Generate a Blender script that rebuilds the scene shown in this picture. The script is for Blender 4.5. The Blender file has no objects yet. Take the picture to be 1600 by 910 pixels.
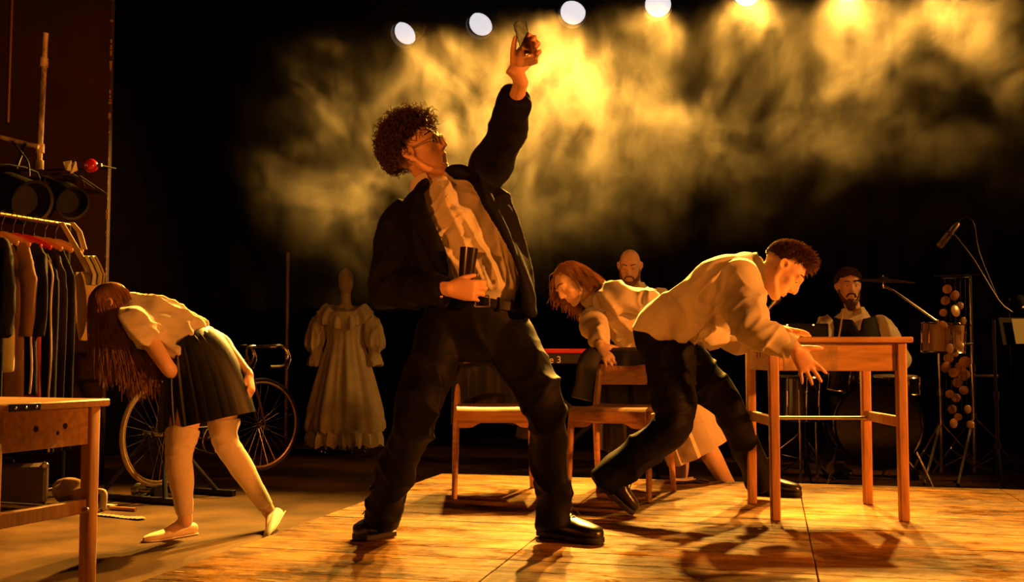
import bpy, bmesh, math, random
import numpy as np
from mathutils import Vector, Matrix
random.seed(7); RNG = np.random.default_rng(11)
SC = bpy.context.scene
COL = SC.collection
# ------------------------------------------------------------------ camera
F = 1650.0; CZ = 0.90; TH = math.atan(100/1650.0)
cam_d = bpy.data.cameras.new('camera'); cam = bpy.data.objects.new('camera', cam_d); COL.objects.link(cam)
cam_d.sensor_width = 36.0; cam_d.lens = 36.0*F/1600.0; cam_d.clip_start = 0.05; cam_d.clip_end = 100
cam.location = (0, 0, CZ); cam.rotation_euler = (math.pi/2+TH, 0, 0)
SC.camera = cam
# ------------------------------------------------------------------ world, view
w = bpy.data.worlds.new('world'); SC.world = w; w.use_nodes = True
w.node_tree.nodes['Background'].inputs[0].default_value = (0.010, 0.004, 0.0015, 1)
w.node_tree.nodes['Background'].inputs[1].default_value = 0.35
SC.view_settings.view_transform = 'Standard'; SC.view_settings.look = 'None'
SC.view_settings.gamma = 1.0; SC.view_settings.use_curve_mapping = False
SC.view_settings.exposure = 0.0
SC.cycles.use_denoising = True
SC.cycles.volume_bounces = 0; SC.cycles.max_bounces = 6; SC.cycles.diffuse_bounces = 3
SC.cycles.volume_step_rate = 0.4; SC.cycles.volume_max_steps = 128
SC.cycles.use_adaptive_sampling = True; SC.cycles.adaptive_threshold = 0.05; SC.cycles.adaptive_min_samples = 16
SC.cycles.sample_clamp_indirect = 3.0
# unseen spots added out of frame as key and fill on actors and band
AMBER_F = (1.0, 0.265, 0.026)
def add_unseen_spot(loc, target, energy, angle, color=AMBER_F, size=0.12, blend=0.5):
    ld = bpy.data.lights.new('unseen_spot', 'SPOT'); ld.energy = energy; ld.color = color
    ld.spot_size = math.radians(angle); ld.spot_blend = blend; ld.shadow_soft_size = size
    o = bpy.data.objects.new('unseen_spot', ld); COL.objects.link(o); o.location = loc
    d = Vector(target)-Vector(loc); o.rotation_euler = d.to_track_quat('-Z', 'Y').to_euler()
    return o
add_unseen_spot((6.2, 2.0, 1.9), (0.4, 4.9, 1.2), 2700, 36)
add_unseen_spot((2.5, -6.0, 4.6), (0.5, 5.0, 1.0), 330, 28)
add_unseen_spot((6.9, 7.0, 2.7), (2.3, 7.7, 0.9), 620, 34, (1.0, 0.40, 0.06))  # side spot added to brighten the drums and chimes
add_unseen_spot((-3.6, -2.5, 1.9), (-0.35, 4.2, 1.55), 1250, 17, (1.0, 0.24, 0.02))
# ------------------------------------------------------------------ pixel helpers
def at(px, py, Y):
    u = (px-800)/F; v = (455-py)/F
    t = Y/(math.cos(TH)-v*math.sin(TH))
    return np.array([u*t, Y, CZ+t*(math.sin(TH)+v*math.cos(TH))])
def gnd(px, py, z=0.0):
    u = (px-800)/F; v = (455-py)/F
    dz = math.sin(TH)+v*math.cos(TH); t = (z-CZ)/dz
    return np.array([u*t, t*(math.cos(TH)-v*math.sin(TH)), z])
A = lambda *a: np.array(a, float)
def nrm(v):
    v = np.asarray(v, float); return v/(np.linalg.norm(v)+1e-12)
# ------------------------------------------------------------------ materials
MATS = {}
def mat(name, col, rough=0.6, metal=0.0, spec=0.4, var=0.12, scale=6.0, stretch=(1, 1, 1), bump=0.0, bscale=60.0,
        sheen=0.0, trans=0.0, emit=None, coat=0.0, world=False, col2=None, detail=4.0, rvar=0.0, subsurf=0.0, transl=0.0):
    if name in MATS: return MATS[name]
    m = bpy.data.materials.new(name); m.use_nodes = True; MATS[name] = m
    nt = m.node_tree; N = nt.nodes; L = nt.links; b = N['Principled BSDF']
    b.inputs['Roughness'].default_value = rough; b.inputs['Metallic'].default_value = metal
    b.inputs['Specular IOR Level'].default_value = spec
    if sheen: b.inputs['Sheen Weight'].default_value = sheen; b.inputs['Sheen Roughness'].default_value = 0.5
    if trans: b.inputs['Transmission Weight'].default_value = trans; b.inputs['IOR'].default_value = 1.45
    if coat: b.inputs['Coat Weight'].default_value = coat; b.inputs['Coat Roughness'].default_value = 0.15
    if subsurf:
        b.inputs['Subsurface Weight'].default_value = subsurf; b.inputs['Subsurface Radius'].default_value = (0.012, 0.005, 0.003)
        b.inputs['Subsurface Scale'].default_value = 1.0
    if emit:
        b.inputs['Emission Color'].default_value = (*emit[0], 1); b.inputs['Emission Strength'].default_value = emit[1]
    if world: src = N.new('ShaderNodeNewGeometry').outputs['Position']
    else: src = N.new('ShaderNodeTexCoord').outputs['Object']
    mp = N.new('ShaderNodeMapping'); L.new(src, mp.inputs['Vector']); mp.inputs['Scale'].default_value = stretch
    nz = N.new('ShaderNodeTexNoise'); L.new(mp.outputs[0], nz.inputs['Vector'])
    nz.inputs['Scale'].default_value = scale; nz.inputs['Detail'].default_value = detail
    rp = N.new('ShaderNodeValToRGB'); L.new(nz.outputs['Fac'], rp.inputs[0])
    c2 = col2 if col2 else tuple(min(1, c*(1+var)) for c in col)
    c1 = tuple(c*(1-var) for c in col)
    rp.color_ramp.elements[0].position = 0.3; rp.color_ramp.elements[1].position = 0.7
    rp.color_ramp.elements[0].color = (*c1, 1); rp.color_ramp.elements[1].color = (*c2, 1)
    L.new(rp.outputs[0], b.inputs['Base Color'])
    if rvar:
        mr = N.new('ShaderNodeMapRange'); L.new(nz.outputs['Fac'], mr.inputs['Value'])
        mr.inputs['To Min'].default_value = rough-rvar; mr.inputs['To Max'].default_value = rough+rvar
        L.new(mr.outputs[0], b.inputs['Roughness'])
    if bump:
        n2 = N.new('ShaderNodeTexNoise'); L.new(mp.outputs[0], n2.inputs['Vector']); n2.inputs['Scale'].default_value = bscale
        n2.inputs['Detail'].default_value = 3
        bp = N.new('ShaderNodeBump'); bp.inputs['Strength'].default_value = bump; bp.inputs['Distance'].default_value = 0.01
        L.new(n2.outputs['Fac'], bp.inputs['Height']); L.new(bp.outputs[0], b.inputs['Normal'])
    if transl:      # thin cloth and hair let some light through from behind
        tl = N.new('ShaderNodeBsdfTranslucent'); L.new(rp.outputs[0], tl.inputs['Color']); mx = N.new('ShaderNodeMixShader'); mx.inputs[0].default_value = transl
        L.new(b.outputs[0], mx.inputs[1]); L.new(tl.outputs[0], mx.inputs[2]); L.new(mx.outputs[0], N['Material Output'].inputs['Surface'])
    return m
SKIN = mat('skin', (0.62, 0.36, 0.25), 0.5, var=0.06, scale=25, subsurf=0.15, bump=0.05, bscale=180)
SKINP = mat('skin_pale', (0.66, 0.42, 0.31), 0.5, var=0.05, scale=25, subsurf=0.15)
SHIRT = mat('white_cotton', (0.66, 0.60, 0.53), 0.8, var=0.05, scale=30, sheen=0.6, bump=0.08, bscale=400, transl=.12)
BLOUSE = mat('blush_cotton', (0.60, 0.50, 0.44), 0.8, var=0.05, scale=30, sheen=0.2, bump=0.08, bscale=400)
BLAZER = mat('black_wool', (0.0035, 0.0033, 0.0036), 0.75, spec=0.15, var=0.2, scale=40, bump=0.1, bscale=500)
TROUSER = mat('charcoal_trouser_cloth', (0.0030, 0.0027, 0.0026), 0.6, spec=0.10, var=0.2, scale=40, bump=0.1, bscale=500)
SKIRT = mat('dark_green_skirt_cloth', (0.004, 0.0052, 0.0036), 0.45, spec=0.45, var=0.15, scale=30, bump=0.1, bscale=400)
SOCK = mat('cream_knit', (0.60, 0.49, 0.40), 0.9, var=0.06, scale=60, bump=0.2, bscale=300)
LEATHER = mat('black_leather', (0.010, 0.008, 0.007), 0.32, spec=0.5, var=0.2, scale=30, bump=0.1, bscale=120)
RUBBER = mat('black_rubber', (0.012, 0.010, 0.009), 0.7, var=0.1)
CREAMSHOE = mat('cream_canvas', (0.60, 0.50, 0.38), 0.7, var=0.07, scale=40)
HAIRD = mat('dark_brown_hair', (0.11, 0.050, 0.019), 0.45, spec=0.4, var=0.3, scale=20, transl=.4)
HAIRM = mat('brown_hair', (0.17, 0.08, 0.028), 0.45, spec=0.4, var=0.3, scale=20, transl=.4)
HAIRL = mat('honey_hair', (0.34, 0.17, 0.06), 0.45, spec=0.4, var=0.3, scale=20, transl=.4)
WOODC = mat('chair_beech', (0.50, 0.25, 0.11), 0.42, var=0.22, scale=5, stretch=(1, 12, 12), coat=0.15, bump=0.04, bscale=12)
WOODD = mat('desk_oak', (0.40, 0.20, 0.085), 0.5, var=0.28, scale=5, stretch=(10, 10, 1.2), bump=0.08, bscale=14)
WOODT = mat('desk_top_oak', (0.44, 0.24, 0.10), 0.42, var=0.28, scale=5, stretch=(1.2, 10, 10), bump=0.05, bscale=14)
PATCH = mat('worn_veneer', (0.36, 0.22, 0.11), 0.6, var=0.35, scale=18, stretch=(1, 4, 1), bump=0.1, bscale=40)
CHROME = mat('chrome', (0.75, 0.72, 0.68), 0.18, 1.0, var=0.05)
STEEL = mat('dull_steel', (0.30, 0.28, 0.26), 0.38, 1.0, var=0.15)
BLACKM = mat('black_painted_metal', (0.010, 0.009, 0.009), 0.45, 0.2, var=0.2)
BLACKL = mat('black_lacquer', (0.008, 0.006, 0.006), 0.12, coat=0.6, var=0.1)
BRASS = mat('cymbal_bronze', (0.55, 0.33, 0.10), 0.33, 1.0, var=0.15, scale=30)
PIPEM = mat('chipped_paint_pipe', (0.045, 0.03, 0.02), 0.55, 0.1, var=0.3, scale=22, stretch=(1, 1, .5), col2=(0.60, 0.46, 0.28), detail=3)
PIPEG = mat('brass_coloured_pipe', (0.42, 0.25, 0.09), 0.35, 0.9, var=0.2, scale=15)
WHITE = mat('white_paper', (0.7, 0.66, 0.58), 0.8, var=0.05)
EYEW = mat('eye_white', (0.7, 0.65, 0.6), 0.15, var=0.02)
IRIS = mat('dark_iris', (0.03, 0.015, 0.008), 0.12, var=0.1)
MOUTH = mat('mouth_inside', (0.10, 0.015, 0.010), 0.4, var=0.1)
TEETH = mat('teeth', (0.72, 0.66, 0.55), 0.25, var=0.03)
DRESSM = mat('ivory_muslin', (0.62, 0.53, 0.38), 0.85, var=0.10, scale=12, bump=0.1, bscale=200)
MANNQ = mat('mannequin_linen', (0.46, 0.32, 0.20), 0.7, var=0.06, scale=20)
VEST = mat('black_waistcoat_cloth', (0.004, 0.0036, 0.0036), 0.7, spec=.2, var=0.15)
# glass
GLASS = bpy.data.materials.new('clear_glass'); GLASS.use_nodes = True
_b = GLASS.node_tree.nodes['Principled BSDF']; _b.inputs['Transmission Weight'].default_value = 1.0
_b.inputs['Roughness'].default_value = 0.03; _b.inputs['IOR'].default_value = 1.45; _b.inputs['Base Color'].default_value = (0.98, 0.95, 0.9, 1)
# ------------------------------------------------------------------ object helpers
def link(o, parent=None):
    COL.objects.link(o)
    if parent is not None: o.parent = parent; o.matrix_parent_inverse = PINV.get(parent.name, Matrix())
    return o
PINV = {}
def tag(o, label=None, cat=None, group=None, kind=None):
    if label: o['label'] = label
    if cat: o['category'] = cat
    if group: o['group'] = group
    if kind: o['kind'] = kind
    return o
def thing(name, label, cat, loc=(0, 0, 0), group=None, rz=0.0, kind=None, parent=None):
    o = bpy.data.objects.new(name, None); o.empty_display_size = 0.1
    o.location = [float(x) for x in loc]; o.rotation_euler = (0, 0, rz)
    COL.objects.link(o); tag(o, label, cat, group, kind)
    PINV[o.name] = (Matrix.Translation(Vector(o.location)) @ Matrix.Rotation(rz, 4, 'Z')).inverted()
    return o
# world-space children keep their world coordinates through PINV; LOCAL children are placed with local=True
class MB:
    def __init__(s): s.v = []; s.f = []; s.n = 0
    def add(s, V, Fc):
        V = np.asarray(V, float).reshape(-1, 3); s.v.append(V)
        k = s.n; s.f.extend([tuple(int(i)+k for i in q) for q in Fc]); s.n += len(V); return s
    def loft(s, secs, n=24, p=2.0, cap=True, a0=0.0):
        th = np.linspace(0, 2*np.pi, n, endpoint=False)+a0
        c, q = np.cos(th), np.sin(th)
        V = []
        for sec in secs:
            pp = sec[3] if len(sec) > 3 else p
            cc = np.sign(c)*np.abs(c)**(2/pp); ss = np.sign(q)*np.abs(q)**(2/pp)
            V.append(np.asarray(sec[0])[None]+cc[:, None]*np.asarray(sec[1])[None]+ss[:, None]*np.asarray(sec[2])[None])
        m = len(secs); Fc = []
        for i in range(m-1):
            for j in range(n):
                k = (j+1) % n; Fc.append((i*n+j, i*n+k, (i+1)*n+k, (i+1)*n+j))
        V = np.concatenate(V)
        if cap:
            V = np.concatenate([V, [secs[0][0]], [secs[-1][0]]]); a, b = m*n, m*n+1
            for j in range(n):
                k = (j+1) % n; Fc.append((a, k, j)); Fc.append((b, (m-1)*n+j, (m-1)*n+k))
        return s.add(V, Fc)
    def chain(s, pts, rad, up=None, sub=4, n=16, dome=True, closed_smooth=True):
        P = np.array([np.asarray(p, float) for p in pts]); R = np.array([(r, r) if np.isscalar(r) else r for r in rad], float)
        if len(P) > 2 and sub > 1: P, R = crom(P, R, sub)
        elif sub > 1:
            t = np.linspace(0, 1, sub+1)[:, None]; P = P[0]*(1-t)+P[1]*t; R = R[0]*(1-t)+R[1]*t
        T = np.gradient(P, axis=0); T /= np.linalg.norm(T, axis=1)[:, None]+1e-12
        u = np.asarray(up, float) if up is not None else (A(0, 0, 1) if abs(T[0][2]) < 0.9 else A(0, 1, 0))
        secs = []
        for i in range(len(P)):
            if up is not None: u = np.asarray(up, float)
            u = u-T[i]*np.dot(u, T[i])
            if np.linalg.norm(u) < 1e-6: u = np.cross(T[i], A(1, .3, .2))
            u = nrm(u); sd = np.cross(T[i], u)
            secs.append((P[i], sd*R[i][0], u*R[i][1]))
        if dome:
            def dm(sec, t, sign):
                out = []; r = min(np.linalg.norm(sec[1]), np.linalg.norm(sec[2]))
                for a in (0.45, 0.8, 1.15, 1.45):
                    out.append((sec[0]+sign*t*r*math.sin(a), sec[1]*math.cos(a), sec[2]*math.cos(a)))
                return out
            secs = dm(secs[0], T[0], -1)[::-1]+secs+dm(secs[-1], T[-1], 1)
        return s.loft(secs, n=n)
    def ell(s, c, r, M=None, n=20):
        th = np.linspace(0, np.pi, n//2+1)[1:-1]; secs = []
        M = np.eye(3) if M is None else M
        for a in th:
            z = -math.cos(a); q = math.sin(a)
            secs.append((np.asarray(c)+M[:, 2]*r[2]*z, M[:, 0]*r[0]*q, M[:, 1]*r[1]*q))
        k = len(s.v); s.loft(secs, n=n, cap=True)
        V = s.v[-1]; V[-2] = np.asarray(c)-M[:, 2]*r[2]; V[-1] = np.asarray(c)+M[:, 2]*r[2]
        return s
    def box(s, c, h, M=None, bev=0.0):
        M = np.eye(3) if M is None else np.asarray(M); c = np.asarray(c, float)
        if bev <= 0:
            V = [c+M@(np.array([x, y, z])*h) for x in (-1, 1) for y in (-1, 1) for z in (-1, 1)]
            return s.add(V, [(0, 1, 3, 2), (4, 6, 7, 5), (0, 4, 5, 1), (2, 3, 7, 6), (0, 2, 6, 4), (1, 5, 7, 3)])
        h = np.asarray(h, float); b = min(bev, h.min()*0.9)
        def ring(hx, hy, z): return [(hx-b if False else 0, 0, 0)]
        V = []; 
        for (hx, hy, z) in ((h[0]-b, h[1]-b, -h[2]), (h[0], h[1], -h[2]+b), (h[0], h[1], h[2]-b), (h[0]-b, h[1]-b, h[2])):
            e = b if hx == h[0] else b*0.4
            for (x, y) in ((hx, -hy+e), (hx, hy-e), (hx-e, hy), (-hx+e, hy), (-hx, hy-e), (-hx, -hy+e), (-hx+e, -hy), (hx-e, -hy)):
                V.append(c+M@np.array([x, y, z]))
        Fc = []
        for i in range(3):
            for j in range(8): k = (j+1) % 8; Fc.append((i*8+j, i*8+k, i*8+8+k, i*8+8+j))
        Fc.append(tuple(range(7, -1, -1))); Fc.append(tuple(range(24, 32)))
        return s.add(V, Fc)
    def bar(s, a, b, wx, wy, up=(0, 0, 1), bev=0.003, wx2=None, wy2=None):
        a = np.asarray(a, float); b = np.asarray(b, float); t = nrm(b-a); u = np.asarray(up, float)
        if abs(np.dot(u, t)) > 0.95: u = A(0, 1, 0)
        sd = nrm(np.cross(t, u)); u = np.cross(sd, t)
        w2 = wx if wx2 is None else wx2; h2 = wy if wy2 is None else wy2
        secs = [(a, sd*wx*.93, u*wy*.93, 8), (a+t*bev, sd*wx, u*wy, 8), (b-t*bev, sd*w2, u*h2, 8), (b, sd*w2*.93, u*h2*.93, 8)]
        return s.loft(secs, n=16, a0=math.pi/16)
    def cyl(s, a, b, r, r2=None, n=16): 
        a = np.asarray(a, float); b = np.asarray(b, float); t = nrm(b-a)
        u = nrm(np.cross(t, A(0.3, 0.9, 0.2))); v = np.cross(t, u); r2 = r if r2 is None else r2
        return s.loft([(a, u*r, v*r), (b, u*r2, v*r2)], n=n)
    def tube(s, pts, r, n=8, sub=3):
        return s.chain(pts, [r]*len(pts) if np.isscalar(r) else r, n=n, sub=sub, dome=False)
    def torus(s, c, R, r, ax=(0, 1, 0), n=40, m=8):
        ax = nrm(ax); u = nrm(np.cross(ax, A(.21, .1, .95))); v = np.cross(ax, u)
        V = []; Fc = []
        for i in range(n):
            a = 2*math.pi*i/n; d = u*math.cos(a)+v*math.sin(a)
            for j in range(m):
                b = 2*math.pi*j/m; V.append(np.asarray(c)+d*(R+r*math.cos(b))+ax*r*math.sin(b))
        for i in range(n):
            for j in range(m):
                k = (i+1) % n; l = (j+1) % m; Fc.append((i*m+j, k*m+j, k*m+l, i*m+l))
        return s.add(V, Fc)
    def rev(s, c, ax, prof, n=24, cap=False):
        ax = nrm(ax); u = nrm(np.cross(ax, A(.31, .85, .2))); v = np.cross(ax, u)
        return s.loft([(np.asarray(c)+ax*h, u*max(r, 1e-4), v*max(r, 1e-4)) for (r, h) in prof], n=n, cap=cap)
    def grid(s, P):   # P (a,b,3) sheet
        a, b = P.shape[:2]; Fc = [(i*b+j, i*b+j+1, (i+1)*b+j+1, (i+1)*b+j) for i in range(a-1) for j in range(b-1)]
        return s.add(P.reshape(-1, 3), Fc)
    def sheet(s, P, thick, Nn=None):   # closed thick sheet
        a, b = P.shape[:2]
        if Nn is None:
            du = np.gradient(P, axis=0); dv = np.gradient(P, axis=1); Nn = np.cross(du, dv)
            Nn /= np.linalg.norm(Nn, axis=2)[..., None]+1e-12
        T = P+Nn*thick/2; B = P-Nn*thick/2; n = a*b; Fc = []
        for i in range(a-1):
            for j in range(b-1):
                q = (i*b+j, i*b+j+1, (i+1)*b+j+1, (i+1)*b+j); Fc.append(q); Fc.append(tuple(n+x for x in q[::-1]))
        edge = [(0, j) for j in range(b)]+[(i, b-1) for i in range(1, a)]+[(a-1, j) for j in range(b-2, -1, -1)]+[(i, 0) for i in range(a-2, 0, -1)]
        for k in range(len(edge)):
            x = edge[k]; y = edge[(k+1) % len(edge)]; i0 = x[0]*b+x[1]; i1 = y[0]*b+y[1]
            Fc.append((i1, i0, n+i0, n+i1))
        return s.add(np.concatenate([T.reshape(-1, 3), B.reshape(-1, 3)]), Fc)
    def mesh(s, name):
        me = bpy.data.meshes.new(name); me.from_pydata(np.concatenate(s.v).tolist(), [], s.f); return me
    def build(s, name, m, parent=None, smooth=True, local=False):
        me = s.mesh(name); me.materials.append(m)
        bm = bmesh.new(); bm.from_mesh(me); bmesh.ops.recalc_face_normals(bm, faces=bm.faces); bm.to_mesh(me); bm.free()
        if smooth: setsmooth(me)
        o = bpy.data.objects.new(name, me); COL.objects.link(o)
        if parent is not None:
            o.parent = parent
            if not local: o.matrix_parent_inverse = PINV.get(parent.name, Matrix())
        return o
def setsmooth(me, ang=38):
    try: me.shade_smooth_by_angle(math.radians(ang)) if hasattr(me, 'shade_smooth_by_angle') else me.shade_smooth()
    except Exception: me.shade_smooth()
    if not hasattr(me, 'shade_smooth_by_angle'):
        me.shade_smooth()
        try: me.set_sharp_from_angle(angle=math.radians(ang))
        except Exception: pass
def crom(P, R, sub):
    n = len(P); out = []; rr = []
    for i in range(n-1):
        p0 = P[max(i-1, 0)]; p1 = P[i]; p2 = P[i+1]; p3 = P[min(i+2, n-1)]
        if i == 0: p0 = 2*p1-p2
        if i+2 > n-1: p3 = 2*p2-p1
        for k in range(sub):
            t = k/sub
            out.append(.5*((2*p1)+(-p0+p2)*t+(2*p0-5*p1+4*p2-p3)*t*t+(-p0+3*p1-3*p2+p3)*t**3))
            t2 = t*t*(3-2*t); rr.append(R[i]*(1-t2)+R[i+1]*t2)
    out.append(P[-1]); rr.append(R[-1]); return np.array(out), np.array(rr)
# ------------------------------------------------------------------ numpy noise
_PERM = RNG.permutation(4096); _VAL = RNG.random(4096)
def vnoise(P):
    I = np.floor(P).astype(int); f = P-I; f = f*f*(3-2*f)
    def h(dx, dy, dz): return _VAL[_PERM[(_PERM[(_PERM[(I[:, 0]+dx) & 4095]+I[:, 1]+dy) & 4095]+I[:, 2]+dz) & 4095]]
    x, y, z = f[:, 0], f[:, 1], f[:, 2]
    c = lambda a, b, t: a*(1-t)+b*t
    return c(c(c(h(0,0,0), h(1,0,0), x), c(h(0,1,0), h(1,1,0), x), y), c(c(h(0,0,1), h(1,0,1), x), c(h(0,1,1), h(1,1,1), x), y), z)
def aniso(P, d, freq, squash=0.2, seed=0.0):
    d = nrm(d); al = P@d; return (P-np.outer(al, d)*(1-squash))*freq+seed*7.31
def folds(P, d, freq, squash=0.2, seed=0.0, warp=0.02):
    Q = P+warp*(np.stack([vnoise(P*9+i*11.7+seed) for i in range(3)], 1)-.5)
    n = vnoise(aniso(Q, d, freq, squash, seed)); r = 1-np.abs(2*n-1); return 1.5*(r**3-0.28)
def fbm(P, f0, octv=3):
    s = 0; a = .5
    for k in range(octv): s = s+a*(vnoise(P*f0*2**k+k*3.7)-.5); a *= .5
    return s
# ------------------------------------------------------------------ voxel-unified surfaces
def normals(V, me):
    N = np.empty(len(V)*3); me.vertices.foreach_get('normal', N); return N.reshape(-1, 3)
def remesh(b, voxel, mname, m, parent=None, smooth=4, disp=None, post=None, flat=False):
    me = b.mesh(mname+'_tmp'); ob = bpy.data.objects.new('tmp', me); COL.objects.link(ob)
    md = ob.modifiers.new('r', 'REMESH'); md.mode = 'VOXEL'; md.voxel_size = voxel; md.adaptivity = 0
    dg = bpy.context.evaluated_depsgraph_get(); ev = ob.evaluated_get(dg)
    me2 = bpy.data.meshes.new_from_object(ev); bpy.data.objects.remove(ob); bpy.data.meshes.remove(me)
    me2.name = mname
    n = len(me2.vertices); V = np.empty(n*3); me2.vertices.foreach_get('co', V); V = V.reshape(-1, 3)
    E = np.empty(len(me2.edges)*2, dtype=np.int32); me2.edges.foreach_get('vertices', E); E = E.reshape(-1, 2)
    deg = np.bincount(E.ravel(), minlength=n).astype(float); deg[deg == 0] = 1
    def lap(V):
        S = np.empty_like(V)
        for k in range(3):
            S[:, k] = (np.bincount(E[:, 0], V[E[:, 1], k], n)+np.bincount(E[:, 1], V[E[:, 0], k], n))/deg
        return S
    for i in range(smooth):
        V = V+0.55*(lap(V)-V)
        if i % 2 == 1: V = V-0.30*(lap(V)-V)
    if post is not None: V = post(V)
    if disp is not None:
        me2.vertices.foreach_set('co', V.ravel()); me2.update(); N = normals(V, me2)
        V = V+N*disp(V, N)[:, None]; V = V+0.25*(lap(V)-V)
    me2.vertices.foreach_set('co', V.ravel()); me2.update(); me2.materials.clear(); me2.materials.append(m)
    me2.shade_smooth()
    o = bpy.data.objects.new(mname, me2); COL.objects.link(o)
    if parent is not None: o.parent = parent; o.matrix_parent_inverse = PINV.get(parent.name, Matrix())
    return o
def strands(S, rad, name, m, parent, sides=3, extra=None):
    """S (n,k,3) polylines -> one mesh of thin tubes; rad (k,) radii"""
    n, k = S.shape[:2]
    T = np.gradient(S, axis=1); T /= np.linalg.norm(T, axis=2)[..., None]+1e-12
    ref = np.array([.33, .71, .62]); U = np.cross(T, ref); U /= np.linalg.norm(U, axis=2)[..., None]+1e-12; W = np.cross(T, U)
    a = np.arange(sides)*2*np.pi/sides
    V = S[:, :, None, :]+rad[None, :, None, None]*(np.cos(a)[None, None, :, None]*U[:, :, None, :]+np.sin(a)[None, None, :, None]*W[:, :, None, :])
    V = V.reshape(-1, 3)
    i = np.arange(n)[:, None, None]*k*sides; j = np.arange(k-1)[None, :, None]*sides; q = np.arange(sides)[None, None, :]; q2 = (q+1) % sides
    Fq = np.stack([i+j+q, i+j+q2, i+j+sides+q2, i+j+sides+q], -1).reshape(-1, 4)
    if extra is not None:
        ev, ef = np.concatenate(extra.v), extra.f
        faces = [tuple(x) for x in Fq.tolist()]+[tuple(y+len(V) for y in x) for x in ef]; V = np.concatenate([V, ev])
    else: faces = Fq.tolist()
    me = bpy.data.meshes.new(name); me.from_pydata(V.tolist(), [], faces); me.materials.append(m); me.shade_smooth()
    o = bpy.data.objects.new(name, me); COL.objects.link(o)
    if parent is not None: o.parent = parent; o.matrix_parent_inverse = PINV.get(parent.name, Matrix())
    return o
def text(name, body, size, loc, X, Up, m, parent, ext=0.0004):
    cu = bpy.data.curves.new(name, 'FONT'); cu.body = body; cu.size = size; cu.extrude = ext; cu.align_x = 'LEFT'
    ob = bpy.data.objects.new(name, cu); COL.objects.link(ob)
    X = nrm(X); Up = nrm(Up); Z = np.cross(X, Up)
    dg = bpy.context.evaluated_depsgraph_get(); me = bpy.data.meshes.new_from_object(ob.evaluated_get(dg)); bpy.data.objects.remove(ob)
    V = np.empty(len(me.vertices)*3); me.vertices.foreach_get('co', V); V = V.reshape(-1, 3)
    V = np.asarray(loc)+V[:, :1]*X+V[:, 1:2]*Up+V[:, 2:]*Z
    me.vertices.foreach_set('co', V.ravel()); me.update(); me.materials.clear(); me.materials.append(m); me.name = name
    o = bpy.data.objects.new(name, me); COL.objects.link(o); o.parent = parent; o.matrix_parent_inverse = PINV.get(parent.name, Matrix())
    return o
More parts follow.
